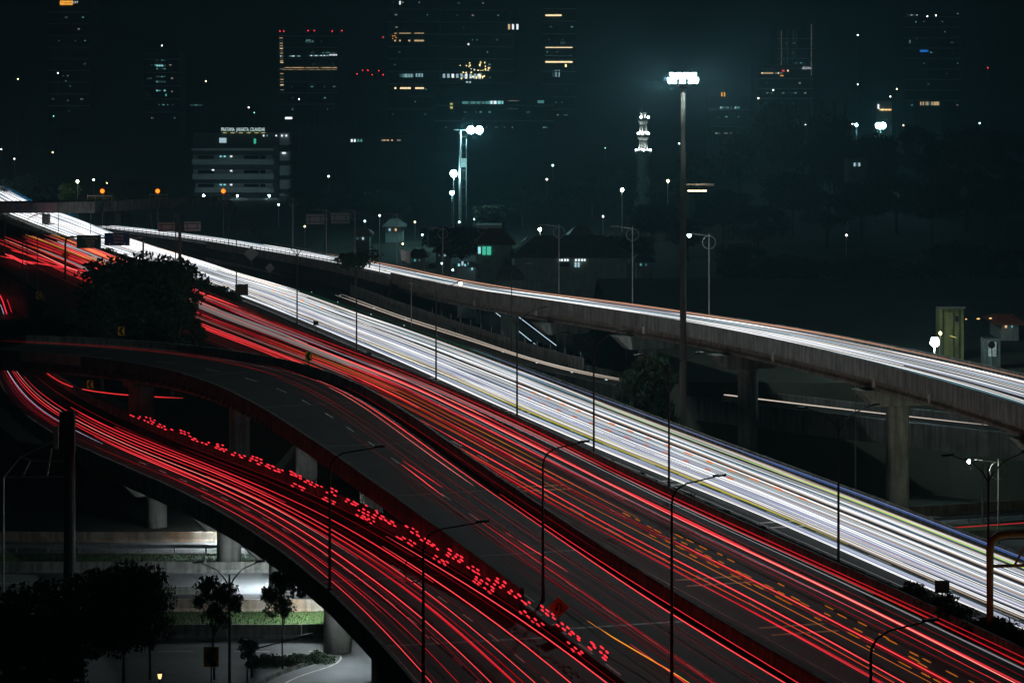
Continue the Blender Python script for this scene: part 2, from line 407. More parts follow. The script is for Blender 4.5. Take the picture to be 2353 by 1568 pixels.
# ------------------------------------------------------------------ exit road (pale streaks) behind the main carriageway
xc = slab(RC, 0.03, 0.9, 0.3, 0.3).build('exit_road', M['asphalt_old'], kind='structure')
edge_line(RC, 0.08, 0, RC.len, xc); edge_line(RC, 0.93, 0, RC.len, xc)
dashes(RC, 0.5, RC.px(1180), RC.px(1500), xc, 5, 7)
b = thing('concrete_wall', RC.at(RC.px(1100), 1), 'stained concrete wall of upright panels beside the exit road', 'wall', world=True)
panels(RC, 1.0, RC.px(800, 1), RC.px(1330, 1), b, 'wall_panel', [(-0.15, -2.5), (-0.15, 1.7), (0.15, 1.7), (0.15, -2.5)], 'concrete', 4.5, off=0.5, hj=0.04)
panels(RC, 1.0, RC.px(1335, 1), RC.len, b, 'low_wall_panel', [(-0.15, -2.5), (-0.15, 0.95), (0.15, 0.95), (0.15, -2.5)], 'concrete_dark', 6.0, off=0.5)
u = RC.px(985, 1)
while u < RC.px(1330, 1):                                  # mesh posts on the wall
    p = RC.at(u, 1, 1.7) + RC.nrm(u) * 0.5
    MB().box(p + np.array([0, 0, 0.35]), (0.08, 0.08, 0.7)).build('fence_post', M['galv'], b); u += 4.5
b = thing('concrete_barrier', RC.at(RC.px(1500), 0), 'mossy concrete barrier on the inner side of the exit road', 'barrier', world=True)
panels(RC, 0.0, RC.px(1010), RC.len, b, 'barrier_block', [(-0.2, -1.8), (-0.2, 0.7), (0.12, 0.7), (0.2, -1.8)], 'concrete_dark', 6.0, off=-0.35)

# ------------------------------------------------------------------ flyovers
def flyover(name, label, rib, gird, under, u0=0.0, u1=None, near=True, far=True, nearm='concrete', farm='concrete', far_u=None, near_u=None, pl=5.0, mroad='asphalt', girders=3):
    u1 = rib.len if u1 is None else u1
    fl = thing(name, rib.at((u0 + u1) / 2, 0.5, -2), label, 'flyover', world=True)
    slab(rib, 0.0, 0.28, 0.28, 0.28, u0, u1).build('deck', M[mroad], fl)
    for k in range(girders):                                # longitudinal beams
        t = (k + 0.5) / girders if girders > 1 else 0.5
        t = 0.13 + 0.74 * k / max(1, girders - 1)
        us = np.linspace(u0, u1, int((u1 - u0) / 4)); 
        MB().sweep([rib.at(u, t, -0.285) for u in us], [rib.nrm(u) for u in us],
                   [(-0.45, 0), (0.45, 0), (0.45, -0.2), (0.16, -0.4), (0.16, -gird + 0.5), (0.42, -gird + 0.25), (0.42, -gird), (-0.42, -gird), (-0.42, -gird + 0.25), (-0.16, -gird + 0.5), (-0.16, -0.4), (-0.45, -0.2)]).build('girder', M['girder'], fl)
    if near: 
        a, c = near_u or (u0, u1); panels(rib, 0.0, a, c, fl, 'parapet_panel', PARA, nearm, pl, off=-0.16)
    if far:
        a, c = far_u or (u0, u1); panels(rib, 1.0, a, c, fl, 'parapet_panel', PARA, farm, pl, off=0.16, flip=-1)
    return fl

def pier(fl, rib, u, gird, cw, ch, r, t=0.5, m='concrete', round_=True, foot=GZ, capm=None, cd=1.7):
    c = rib.at(u, t); n = rib.nrm(u); tn = np.array([-n[1], n[0], 0.0]); zt = c[2] - 0.29 - gird - 0.012
    hw_, hd = cw / 2, cd / 2
    vs = []
    for z, k in ((zt - ch, 0.62), (zt, 1.0)):
        for sx, sy in ((-1, -1), (1, -1), (1, 1), (-1, 1)):
            q = c + n * hw_ * sx * (k if abs(cw) > 4 else 1) + tn * hd * sy; vs.append((q[0], q[1], z))
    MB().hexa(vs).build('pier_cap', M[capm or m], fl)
    if round_: return MB().lathe((c[0], c[1], 0), [(r, foot - 0.3), (r, zt - ch - 0.6), (r * 1.12, zt - ch + 0.04)], 24).build('pier', M[m], fl, smooth=True)
    return MB().box((c[0], c[1], (foot - 0.3 + zt - ch) / 2 + 0.02), (r * 2, r * 1.6, zt - ch - foot + 0.3), math.atan2(n[1], n[0])).build('pier', M[m], fl)

# the right hand flyover with white streaks
FO = flyover('flyover', 'long concrete flyover carrying white streaks past the tall floodlight mast', RO, 1.5, GZ, RO.px(900), None, nearm='concrete', pl=6.0, girders=4)
for x in (1290, 1478, 1708, 2050, 2420):
    pier(FO, RO, RO.px(x, 0.35), 1.5, 8.4, 1.5, 1.08, 0.42, cd=2.2)
for x in (1100, 1240, 1490, 1790, 2020, 2150):             # drain plates on the fascia
    u = RO.px(x); p = RO.at(u, 0, -0.75) - RO.nrm(u) * 0.60
    MB().box(p, (0.5, 0.1, 0.8), math.atan2(RO.nrm(u)[1], RO.nrm(u)[0]) - math.pi / 2).build('drain_plate', M['concrete_pale'], FO)
edge_line(RO, 0.08, 0, RO.len, FO, name='edge_line'); edge_line(RO, 0.92, 0, RO.len, FO, name='edge_line')
# its approach ramp on earth
ap = slab(RO, 0.0, 0.5, 0.4, 0.4, 0, RO.px(905)).build('approach_road', M['asphalt'], kind='structure')
us = np.linspace(0, RO.px(905), 30); vs, fs = [], []
for u in us:
    n = RO.nrm(u); vs += [RO.at(u, 0, -0.45) - n * 0.3, RO.at(u, 1, -0.45) + n * 0.3, RO.at(u, 1) * np.array([1, 1, 0]) + n * 6 + np.array([0, 0, GZ]), RO.at(u, 0) * np.array([1, 1, 0]) - n * 2.0 + np.array([0, 0, -0.6])]
for i in range(len(us) - 1):
    for k in range(4): fs.append((4 * i + k, 4 * i + (k + 1) % 4, 4 * i + 4 + (k + 1) % 4, 4 * i + 4 + k))
fs += [(3, 2, 1, 0), tuple(4 * 29 + k for k in range(4))]
MB().add(vs, fs).build('embankment', M['soil'], kind='structure')
b = thing('concrete_wall', RO.at(RO.px(600), 0), 'plain concrete wall holding the approach ramp behind the exit road', 'wall', world=True)
panels(RO, 0.0, RO.px(480), RO.px(900), b, 'wall_panel', [(-0.15, -3.2), (-0.15, 0.5), (0.15, 0.5), (0.15, -3.2)], 'concrete', 8.0, off=-0.45)
b = thing('mesh_fence', RO.at(RO.px(400), 0), 'low metal fence of upright posts along the approach ramp', 'fence', world=True)
u = RO.px(225)
while u < RO.px(790):
    p = RO.at(u, 0, 0.0) - RO.nrm(u) * 0.25; MB().box(p + np.array([0, 0, 0.6]), (0.08, 0.08, 1.4)).build('fence_post', M['metal_dark'], b); u += 2.4
for h in (0.5, 0.9, 1.3):
    us = np.linspace(RO.px(225), RO.px(790), 40)
    MB().tube([RO.at(u, 0, h) - RO.nrm(u) * 0.25 for u in us], 0.03, 4).build('rail', M['metal_dark'], b)
b = thing('guard_rail', RO.at(RO.px(700), 1), 'thin metal guard rail on the outer side of the approach ramp', 'guard rail', world=True)
us = np.linspace(RO.px(560), RO.px(900), 40)
for h in (0.55, 1.0): MB().tube([RO.at(u, 1, h) + RO.nrm(u) * 0.4 for u in us], 0.07, 4).build('rail', M['concrete'], b)
u = RO.px(560)
while u < RO.px(900):
    p = RO.at(u, 1, 0.5) + RO.nrm(u) * 0.42; MB().box(p, (0.12, 0.12, 1.2)).build('fence_post', M['concrete'], b); u += 2.4

# the curved ramp in front (upper) and the lower ramp with blinking strings
uG = RA.px(1205)                                           # the gore where the two ramps merge
FA = flyover('flyover', 'curved upper concrete ramp with black brackets along its outer face', RA, 1.3, GZ, 0, None, nearm='concrete_greenish', near_u=(0, uG), pl=5.0, mroad='asphalt_old')
edge_line(RA, 0.075, RA.px(330), uG, FA); edge_line(RA, 0.93, 0, RA.len, FA)
dashes(RA, 0.0, uG + 1, RA.len, FA, 3.2, 2.6, 0.2)
dashes(RA, 0.5, RA.px(250), RA.len, FA, 3.0, 5.5)
u = RA.px(2)
while u < RA.px(640):
    n = RA.nrm(u); p = RA.at(u, 0, -0.45) - n * 0.42
    MB().box(p, (0.34, 0.22, 0.42), math.atan2(n[1], n[0]) + math.pi / 2).build('bracket', M['metal_dark'], FA); u += 1.75
us = np.linspace(RA.px(50), RA.px(190), 12)                # freshly painted stretch of the outer face
MB().sweep([RA.at(u, 0) - RA.nrm(u) * 0.33 for u in us], [RA.nrm(u) for u in us], [(-0.012, -0.15), (-0.012, 0.98), (0.012, 0.98), (0.012, -0.15)]).build('white_panel', M['white_panel'], FA)
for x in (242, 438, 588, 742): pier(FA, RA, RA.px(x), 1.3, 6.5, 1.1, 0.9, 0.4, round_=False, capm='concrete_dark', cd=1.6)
pm = pier(FA, RA, RA.px(318, 0.3), 1.3, 3.0, 0.8, 1.05, 0.3, m='concrete_pale')
c = RA.at(RA.px(318, 0.3), 0.3)
MB().lathe((c[0], c[1], 0), [(1.07, -7.4), (1.07, -3.2)], 24).build('painted_band', M['green_paint'], FA, smooth=True)

FB = flyover('flyover', 'lower concrete ramp carrying blinking red strings over the lit street', RB, 1.35, GZ, 0, None, far_u=(0, RB.px(1190, 1)), nearm='concrete', pl=6.0)
edge_line(RB, 0.06, 0, RB.len, FB)
for t in (0.33, 0.64): dashes(RB, t, RB.px(230), RB.len, FB, 2.6, 4.2, 0.16)
for x in (300, 462, 578, 700, 805): pier(FB, RB, RB.px(x, 0.2), 1.35, 7.5, 1.4, 1.1, 0.42, cd=1.9)

for rib, fl in ((RA, FA), (RB, FB), (RO, FO)):
    for u in np.arange(rib.px(950) if rib is RO else 12, rib.len - 3, 24.0):
        n = rib.nrm(u); t = np.array([n[1], -n[0], 0]) * .2; a, c = rib.at(u, .02, .008), rib.at(u, .98, .008)
        MB().add([a - t, a + t, c + t, c - t], [(0, 1, 2, 3)]).build('expansion_joint', M['joint'], fl)

# ------------------------------------------------------------------ light streaks of the traffic
WHITE = [((.97, .98, 1), 1.35), ((.95, .98, 1), .95), ((.76, .89, 1), .80), ((1, .88, .76), .68), ((.74, .81, 1), .60), ((.55, .61, 1), .50), ((.34, .72, .85), .27), ((1, .76, .58), .38), ((1, .98, .95), 2.2), ((.5, .85, 1), .16)]
WNAME = ['bright white', 'white', 'cool white', 'warm white', 'pale blue-white', 'lavender blue', 'dim cyan', 'peach', 'dazzling white', 'faint cyan']
RED = [((1, .03, .045), 1.05), ((1, .06, .07), 1.4), ((1, .02, .035), .52), ((.9, .012, .03), .24), ((1, .22, .19), 1.6), ((1, .07, .03), .75), ((.8, .01, .03), .11)]
RNAME = ['red', 'bright red', 'deep red', 'dark red', 'glowing pinkish red', 'orange-red', 'faint dark red']

BULK = {}
def trail(rib, u0, u1, t0, h, w, em, label, group, wob=0.0, ph=0.0, drift=0.0, name='light_streak', cat='light streak', step=5.0, bulk=False):
    sc_ = {id(RA): .875, id(RB): .875, id(MR): .93, id(RO): .91}.get(id(rib), 1.0)
    us = np.linspace(u0 * sc_, rib.len if u1 > .995 * rib.len else u1 * sc_, max(4, int((u1 - u0) / step) + 1)); pts = []
    for u in us:
        W = rib.wid(u); f = (u - us[0]) / max(1e-6, us[-1] - us[0])
        t = t0 + (0.6 * wob * math.sin(u / 31.0 + ph) + drift * (3 * f * f - 2 * f ** 3)) / W
        pts.append(rib.at(u, min(0.985, max(0.012, t)), h + 0.03 * math.sin(u / 9.0 + ph)))
    m_ = len(pts); r = [w / 2 * (0.78 + 0.3 * math.sin(q * .37 + ph * 2.3) * math.sin(q * .11 + ph)) * min(1.0, .25 + 6.0 * q / m_, .25 + 6.0 * (m_ - 1 - q) / m_) for q in range(m_)]
    if bulk: BULK.setdefault(emat(*em), MB()).tube(pts, r, 4); return
    return MB().tube(pts, r, 4).build(name, emat(*em), None, label=label, category=cat, group=group)

LANES = ('in the lane beside the planted median', 'in the inner middle lane', 'in the outer middle lane', 'in the lane beside the outer parapet')
def lane_of(t): return LANES[min(3, int(t * 4))]

# white carriageway
for i in range(140):
    lane = i % 4; side = RNG.choice((-1, 1)); tc = (lane + 0.5) / 4 * 0.9 + 0.05
    t = tc + (side * 0.72 + RNG.uniform(-0.36, 0.36)) / 12.0
    r = RNG.random()
    k = RNG.choices(range(10), (9, 17, 18, 11, 17, 10, 13, 9, 2, 13))[0]
    h = RNG.choice((0.6, 0.65, 0.7, 0.8, 0.95)); w = RNG.choice((0.05, 0.07, 0.09, 0.12, 0.16, 0.22))
    a, c = 0.0, MW.len
    if i < 112:
        if r < 0.45: a = RNG.uniform(0, 0.6) * MW.len
        if 0.3 < r < 0.75: c = a + RNG.uniform(0.3, 0.75) * (MW.len - a)
    else: a = RNG.uniform(0.3, 0.7) * MW.len
    if k in (8,): c = min(c, MW.len * RNG.uniform(0.5, 0.85))
    trail(MW, a, c, t, h, w, WHITE[k], f'{WNAME[k]} headlight streak {lane_of(t)} of the white-lit carriageway', f'{WNAME[k]} headlight streaks {lane_of(t)}', RNG.uniform(0.05, 0.25), RNG.uniform(0, 6), RNG.uniform(-0.4, 0.4), bulk=i >= 74)
for i in range(36):                                        # the crowded distance
    t = RNG.uniform(0.03, 0.97); a = RNG.uniform(0, 0.1) * MW.len; c = RNG.uniform(0.35, 0.6) * MW.len
    k = RNG.choice((0, 0, 8, 8, 1, 2))
    trail(MW, a, c, t, RNG.uniform(0.6, 1.0), RNG.choice((0.16, 0.22, 0.3)), WHITE[k], f'broad {WNAME[k]} headlight streak {lane_of(t)} under the road bridge', f'broad {WNAME[k]} headlight streaks {lane_of(t)}', 0.2, RNG.uniform(0, 6), bulk=i >= 22)
for t, col, s, nm, h, w, a, c in ((.13, (.75, .72, .05), .7, 'yellow-green', .9, .12, .70, .93), (.19, (.75, .72, .05), .5, 'yellow-green', 1.0, .1, .70, .88), (.80, (.72, .9, .12), .9, 'lime green', 1.1, .11, .80, 1.0), (.27, (1, .45, .08), .9, 'amber', .8, .12, .84, 1.0), (.965, (.10, .25, .8), .5, 'deep blue', .9, .10, .86, 1.0), (.93, (.35, .45, .95), .5, 'deep blue', 1.2, .08, .72, 1.0), (.9, (.0, .45, .75), .6, 'turquoise blue', 1.6, .16, .03, .27), (.86, (.2, .3, .9), .6, 'deep blue', 1.4, .2, .03, .2)):
    trail(MW, a * MW.len, c * MW.len, t, h, w, (col, s), f'{nm} traffic streak {lane_of(t)} of the white-lit carriageway', f'{nm} vehicle light streaks {lane_of(t)}', 0.1, 1.0)
# the pair of streaks leaving for the exit road
for t, k in ((.985, 0), (.94, 3)):
    trail(MW, MW.px(300, 1), MW.px(690, 1), t, 0.7, 0.16, WHITE[k], f'{WNAME[k]} headlight streak hugging the verge before the exit road', 'streaks hugging the verge', 0.02)
for t, k, a, c in ((.62, 3, 785, 1440), (.45, 3, 770, 1435), (.55, 7, 800, 2290), (.50, 3, 1560, 2290), (.40, 7, 900, 1430)):
    trail(RC, RC.px(a, t), RC.px(c, t), t, 0.7, 0.1, WHITE[k], f'thin {WNAME[k]} headlight streak along the exit road', f'thin {WNAME[k]} streaks on the exit road', 0.1, t * 9)
trail(MW, MW.px(660, 1), MW.px(1290, 1), 0.99, 0.9, 0.05, ((.0, .35, .2), .35), 'hair-thin green streak along the edge of the exit road', 'green streak')

# right hand flyover and its approach
for i in range(52):
    t = RNG.choice((0.16, 0.24, 0.42, 0.5, 0.62, 0.7, 0.8)) + RNG.uniform(-0.05, 0.05)
    k = RNG.choices(range(10), (8, 14, 22, 6, 12, 3, 14, 2, 3, 10))[0]
    a, c = 0.0, RO.len; r = RNG.random()
    if r < 0.4: a = RNG.uniform(0.1, 0.7) * RO.len
    if 0.25 < r < 0.7: c = a + RNG.uniform(0.25, 0.8) * (RO.len - a)
    trail(RO, a, c, t, RNG.choice((0.6, 0.7, 0.8)), RNG.choice((0.07, 0.1, 0.13, 0.18)), WHITE[k], f'{WNAME[k]} headlight streak over the concrete flyover', f'{WNAME[k]} streaks over the flyover', 0.12, RNG.uniform(0, 6), RNG.uniform(-.3, .3), bulk=i >= 36)
for t, h, w, a, c, s in ((.88, 1.0, .11, .3, .96, .7), (.84, 1.15, .08, .32, .9, .45), (.92, 1.0, .07, .5, .8, .4)):
    trail(RO, a * RO.len, c * RO.len, t, h, w, ((1, .52, .34), s), 'long orange-pink light streak along the outer parapet of the flyover', 'orange-pink streaks over the flyover', 0.05, 2.0)
for t, h, w, a, c in ((.2, .7, .2, .55, 1.0), (.3, .7, .16, .3, .9), (.12, .65, .16, .0, .6), (.35, .8, .2, .0, .4), (.6, .8, .2, 0, .35)):
    trail(RO, a * RO.len, c * RO.len, t, h, w, WHITE[0], 'thick bright white headlight streak low over the concrete flyover', 'thick bright streaks over the flyover', 0.08, t * 11)

# red carriageway
for i in range(60):
    lane = i % 4; tc = (lane + 0.5) / 4 * 0.88 + 0.07
    t = tc + (RNG.choice((-1, 1)) * 0.65 + RNG.uniform(-0.3, 0.3)) / 12.5
    k = RNG.choices(range(7), (20, 12, 18, 18, 8, 14, 12))[0]
    a, c = 0.0, MR.len; r = RNG.random()
    if r < 0.55: a = RNG.uniform(0, 0.7) * MR.len
    if 0.3 < r < 0.9: c = a + RNG.uniform(0.25, 0.8) * (MR.len - a)
    if i % 5 < 1: c = min(c, max(a + 40, RNG.uniform(0.5, 0.82) * MR.len))
    trail(MR, a, c, t, RNG.choice((0.75, 0.85, 0.95, 1.1)), RNG.choice((0.04, 0.055, 0.075, 0.11)), RED[k], f'{RNAME[k]} taillight streak {lane_of(t)} of the red-lit carriageway'.replace('beside the outer parapet', 'beside the median barrier').replace('beside the planted median', 'beside the curved ramp'), f'{RNAME[k]} taillight streaks on the red-lit carriageway {int(t * 4)}', RNG.uniform(0.05, 0.3), RNG.uniform(0, 6), RNG.uniform(-0.7, 0.7), bulk=i >= 42)
for i in range(26):
    t = RNG.uniform(0.25, 0.95); a = RNG.uniform(0, 0.2) * MR.len; c = a + RNG.uniform(0.08, 0.3) * MR.len
    k = RNG.choice((0, 1, 4, 4, 5, 5, 1))
    trail(MR, a, c, t, RNG.uniform(0.8, 1.3), RNG.choice((0.10, 0.15, 0.22)), RED[k], f'short thick {RNAME[k]} taillight streak on the carriageway behind the dark tree', f'short thick {RNAME[k]} streaks behind the dark tree', 0.3, RNG.uniform(0, 6), RNG.uniform(-1, 1), bulk=i >= 20)
for t, a, c, col, s, nm, w, h in ((.66, .30, .58, (1, .36, .34), .30, 'salmon pink', .30, .8), (.58, .34, .66, (1, .42, .40), .22, 'salmon pink', .34, 1.1), (.84, .30, .55, (1, .3, .3), .30, 'salmon pink', .26, .9), (.3, .36, .62, (1, .34, .3), .2, 'salmon pink', .3, 1.0), (.38, .6, .95, (1, .2, .04), .55, 'orange-red', .07, .9), (.30, .66, 1, (1, .24, .05), .5, 'orange-red', .06, .9), (.44, .5, .85, (1, .16, .04), .7, 'orange-red', .08, .9), (.55, .30, .62, (.8, .7, .68), .30, 'pale grey', .5, 1.2), (.45, .33, .6, (.8, .62, .6), .22, 'pale grey', .5, 1.6), (.5, .3, .55, (.8, .75, .74), .22, 'pale grey', .4, 2.0), (.72, .06, .25, (.75, .78, .85), .5, 'pale grey', .5, 1.4), (.35, .1, .26, (.7, .75, .8), .35, 'pale grey', .5, 1.2), (.62, .16, .27, (.9, .6, .3), .5, 'pale amber', .6, 1.5),  # salmon streaks imitate haze; wide pale grey ones imitate blurred truck bodies
                                  (.78, .33, .66, (.75, .8, 1), .5, 'thin blue-white', .07, .9), (.60, .6, .95, (.75, .8, 1), .28, 'thin blue-white', .06, 1.0), (.88, .55, 1, (.8, .8, .85), .3, 'thin grey', .09, .5), (.85, .6, .93, (.9, .8, .85), .35, 'thin grey', .08, .9), (.9, .0, .2, (1, .45, .05), .8, 'amber', .14, 1.2), (.6, 0, .18, (1, .5, .05), .9, 'amber', .16, 1.2), (.85, .08, .2, (1, .25, .06), 1.2, 'orange', .4, 1.2), (.55, .5, .8, (.05, .5, .5), .18, 'dim teal', .05, 1.2), (.5, .55, .78, (1, .4, .04), .55, 'amber', .07, .9)):
    trail(MR, a * MR.len, c * MR.len, t, h, w, (col, s), f'{nm} traffic streak {lane_of(t)} of the red-lit carriageway'.replace('beside the outer parapet', 'beside the median barrier').replace('beside the planted median', 'beside the curved ramp'), f'{nm} streaks on the red-lit carriageway {int(t * 4)}', 0.15, t * 20)

# curved upper ramp
for i, (t, a, c, k, w) in enumerate(((.80, .27, 1, 1, .085), (.76, .30, .60, 4, .05), (.84, .62, 1, 0, .07), (.90, .3, .75, 3, .045), (.62, .0, .42, 3, .04), (.55, .25, .7, 3, .04), (.46, .53, .60, 0, .09), (.40, .54, .62, 1, .09), (.38, .66, 1, 2, .09), (.42, .62, 1, 3, .045), (.34, .7, 1, 3, .045), (.50, .6, .95, 6, .045), (.66, .6, 1, 6, .045), (.45, .70, .78, 1, .10), (.22, .9, 1, 0, .08), (.30, .72, 1, 6, .05), (.58, .0, .5, 6, .045), (.70, .0, .35, 6, .04), (.78, .2, .55, 3, .045), (.48, .3, .8, 6, .05), (.35, .45, .85, 3, .045), (.26, .55, 1, 6, .05), (.60, .5, 1, 3, .04), (.16, .75, 1, 6, .05))):
    trail(RA, a * RA.len, c * RA.len, t, 0.85, w, RED[k], f'{RNAME[k]} taillight streak sweeping round the curved upper ramp', f'{RNAME[k]} streaks on the curved upper ramp', 0.1, i * 1.3, RNG.uniform(-0.5, 0.5))
trail(RA, RA.len * 0.86, RA.len * 0.97, 0.16, 0.8, 0.1, ((1, .38, .03), 1.0), 'short amber indicator streak on the curved upper ramp', 'amber streak on the ramp', 0.05, 0, 0.8)

# lower ramp
lows = [(.34, 0, 1, 1, .10), (.37, 0, .75, 4, .06), (.30, 0, .52, 0, .08), (.46, .06, .8, 0, .08), (.50, .25, 1, 1, .075), (.55, .22, .60, 0, .11), (.63, .30, .8, 0, .10), (.17, .0, .30, 2, .055), (.10, .0, .33, 3, .055), (.22, .02, .28, 0, .06), (.66, .06, .55, 3, .045), (.14, .33, .9, 3, .04), (.08, .56, 1, 1, .06), (.15, .48, .85, 0, .05), (.19, .55, 1, 2, .05), (.26, .34, .9, 1, .07), (.42, .5, 1, 0, .09), (.40, .62, 1, 2, .16), (.47, .66, 1, 3, .16), (.53, .48, .85, 3, .14), (.68, .72, 1, 1, .09), (.80, .70, 1, 1, .085), (.74, .4, .9, 3, .05), (.86, .35, 1, 3, .04), (.59, .55, 1, 6, .05), (.28, .6, 1, 3, .045), (.11, .66, 1, 3, .045)]
for i, (t, a, c, k, w) in enumerate(lows):
    trail(RB, a * RB.len, c * RB.len, t, RNG.choice((.75, .85, .95)), w, RED[k], f'{RNAME[k]} taillight streak along the lower ramp above the lit street', f'{RNAME[k]} streaks on the lower ramp', 0.12, i * 0.9, RNG.uniform(-0.35, 0.35))
trail(RB, 0, RB.len * 0.36, 0.24, 0.7, 0.08, ((.6, .68, 1), .9), 'thin blue-white light streak curving along the lower ramp', 'blue-white streak on the ramp', 0.05)

# strings of separate flashes
dash_me = {}
def string(rib, pts, em, label, group, size):
    """pts: (u, t, h) of each flash"""
    u, t, h = pts[0]
    o = thing('light_string', rib.at(u, t, 0), label, 'light string', group, world=True)
    key = (em, size)
    if key not in dash_me: dash_me[key] = MB().tube([(-size[0] / 2, 0, 0), (-size[0] * .3, 0, 0), (size[0] * .3, 0, 0), (size[0] / 2, 0, 0)], [size[1] * .3, size[1] / 2, size[1] / 2, size[1] * .3], 6).mesh('flash', emat(*em))
    for u, t, h in pts:
        n = rib.nrm(u); fl_ = link('flash', dash_me[key], o, rib.at(u, t, h), math.atan2(n[1], n[0]) + math.pi / 2); fl_.scale = (RNG.uniform(.7, 1.3), 1, RNG.uniform(.75, 1.2))
    return o

def blink(u0, u1, hh, t, pat):
    out = []; u = u0; i = 0
    while u < u1:
        n, rows, gap = pat[i % len(pat)]
        for k in range(n):
            for r in rows:
                if RNG.random() < .86: out.append((u + k * 1.4 + (0.7 if r else 0) + RNG.uniform(-.22, .22), t + RNG.uniform(-.006, .006), hh + 0.24 * r + RNG.uniform(-.04, .04)))
        u += n * 1.4 + gap * 1.2; i += 1
    return out
string(RB, blink(RB.px(300, .9), RB.px(1375, .9), 1.35, 0.90, [(3, (0, 1), .9), (3, (0, 1, 2), .6), (4, (0, 1), 1.2), (3, (1, 2), .5), (4, (0, 1), 1.4), (3, (0, 1, 2), 1.0)]), ((1, .03, .05), 1.3), 'upper string of blinking red flashes beside the inner wall of the lower ramp', 'blinking red strings', (0.80, 0.125))
string(RB, blink(RB.px(660, .87), RB.px(1375, .87), 0.72, 0.875, [(4, (0, 1), 4.2), (3, (0, 1), 5.0), (4, (0, 1, 2), 5.4)]), ((1, .03, .05), 1.2), 'lower string of blinking red flashes beside the inner wall of the lower ramp', 'blinking red strings', (0.80, 0.125))
for a, c, t, h, g in ((1195, 1900, .55, .9, 5.2), (1215, 1700, .42, .8, 5.2)):
    string(MW, [(u, t, h) for u in np.arange(MW.px(a, t), MW.px(c, t), g)], ((1, .22, .03), .9 if t > .5 else .6), 'row of orange indicator flashes down the middle of the white-lit carriageway' if t > .5 else 'dimmer row of orange indicator flashes closer to the median', 'orange indicator flashes', (1.7, 0.12))
string(MW, [(u, .92, .9) for u in np.arange(MW.px(370, .9), MW.px(430, .9), 1.5)] + [(u, .86, .9) for u in np.arange(MW.px(555, .86), MW.px(640, .86), 1.5)], ((1, .4, .05), 1.0), 'row of small amber flashes in the distance of the white-lit carriageway', 'amber flashes', (0.8, 0.22))
string(MW, [(u, .62, .9) for u in np.arange(MW.px(630, .62), MW.px(760, .62), 6)], ((1, .35, .05), .8), 'sparse row of orange flashes beyond the road sign on the median', 'orange indicator flashes', (2.2, 0.2))
for t, a, c in ((.33, 1200, 1900), (.72, 1500, 1950)):
    string(MW, [(u + d * .75, t, .75) for u in np.arange(MW.px(a, t), MW.px(c, t), 9) for d in range(7)], ((.7, .8, 1), .5), f'fine dotted blue-white string {lane_of(t)} of the white-lit carriageway', 'dotted blue-white strings', (0.4, 0.1))
for t, a, c, h in ((.40, 1440, 2330, 1.0), (.33, 1480, 2250, 1.0), (.47, 1560, 2250, 1.0)):
    string(MR, [(u + RNG.uniform(-.7, .7), t + RNG.uniform(-.012, .012), h + RNG.uniform(-.08, .08)) for u in np.arange(MR.px(a, t), MR.px(c, t), 2.6) if RNG.random() < .8], ((1, .27, .02), .42), f'row of amber indicator flashes on the red-lit carriageway, {"closest to the median" if t > .45 else "between two others" if t > .36 else "closest to the ramp"}', 'amber indicator flashes', (1.5, 0.075))
string(RC, [(RC.px(x, .3) , .3 + .5 * (i % 2), .06) for i, x in enumerate(range(700, 1420, 38))], ((.75, .95, 1), .9), 'road studs along the exit road, their glint made as glow', 'road studs', (0.5, 0.12))  # stud glints are self-glowing dashes, not reflections


bulk = MB(); mats_ = list(BULK); idx = []
for mi, m_ in enumerate(mats_):
    n0 = len(bulk.f); bulk.add(BULK[m_].v, BULK[m_].f); idx += [mi] * (len(bulk.f) - n0)
me = bulk.mesh('light_streaks', None)
for m_ in mats_: me.materials.append(m_)
me.polygons.foreach_set('material_index', idx)
link('light_streaks', me, None, kind='stuff', label='mass of further fine headlight and taillight streaks woven between the brighter ones', category='light streaks')

# ------------------------------------------------------------------ the street below the ramps
def street_pt(X, off, z=0.0):
    Y0 = 253.0 - off
    return np.array([X, Y0 + 0.36 * max(0.0, X - 2.0) + 0.02 * max(0.0, -X - 40), GZ + z])
SX = list(np.linspace(-95, 2, 20)) + list(np.linspace(6, 110, 22))
def sband(a, b, z, m, name, x0=-95, x1=110, **kw):
    xs = [x for x in SX if x0 <= x <= x1]; vs, fs = [], []
    for x in xs: vs += [street_pt(x, a, z), street_pt(x, b, z)]
    for i in range(len(xs) - 1): fs.append((2 * i, 2 * i + 2, 2 * i + 3, 2 * i + 1))
    return MB().add(vs, fs).build(name, M[m], None, **kw)
def swall(off, h, m, label, name='street_barrier', x0=-95, x1=110, ln=6.0, jersey=True):
    o = thing(name, street_pt(0, off), label, 'barrier', world=True)
    x = x0
    pr = [(-0.24, 0), (-0.10, 0.3), (-0.09, h), (0.09, h), (0.10, 0.3), (0.24, 0)]
    while x < x1:
        e = x + ln - 0.05; d = RNG.uniform(-.02, .02)
        pts = [street_pt(q, off, d) for q in (x, e)]
        t = pts[1] - pts[0]; n = np.array([-t[1], t[0], 0]) / np.hypot(t[0], t[1])
        MB().sweep(pts, [n, n], pr).build('barrier_block', M[m], o); x += ln
    return o
def srail(off, label, x0=-95, x1=110):
    o = thing('guard_rail', street_pt(0, off), label, 'guard rail', world=True)
    xs = np.arange(x0, x1, 3.0)
    for x in xs: MB().box(street_pt(x, off, 0.4), (0.14, 0.14, 0.85)).build('rail_post', M['galv'], o)
    pts = [street_pt(x, off + 0.1, 0.62) for x in xs]
    ns = [np.array([0, -1.0, 0])] * len(pts)
    MB().sweep(pts, ns, [(0, -.16), (.05, -.08), (0, 0), (.05, .08), (0, .16), (-.03, .16), (-.03, -.16)]).build('rail_beam', M['galv'], o)
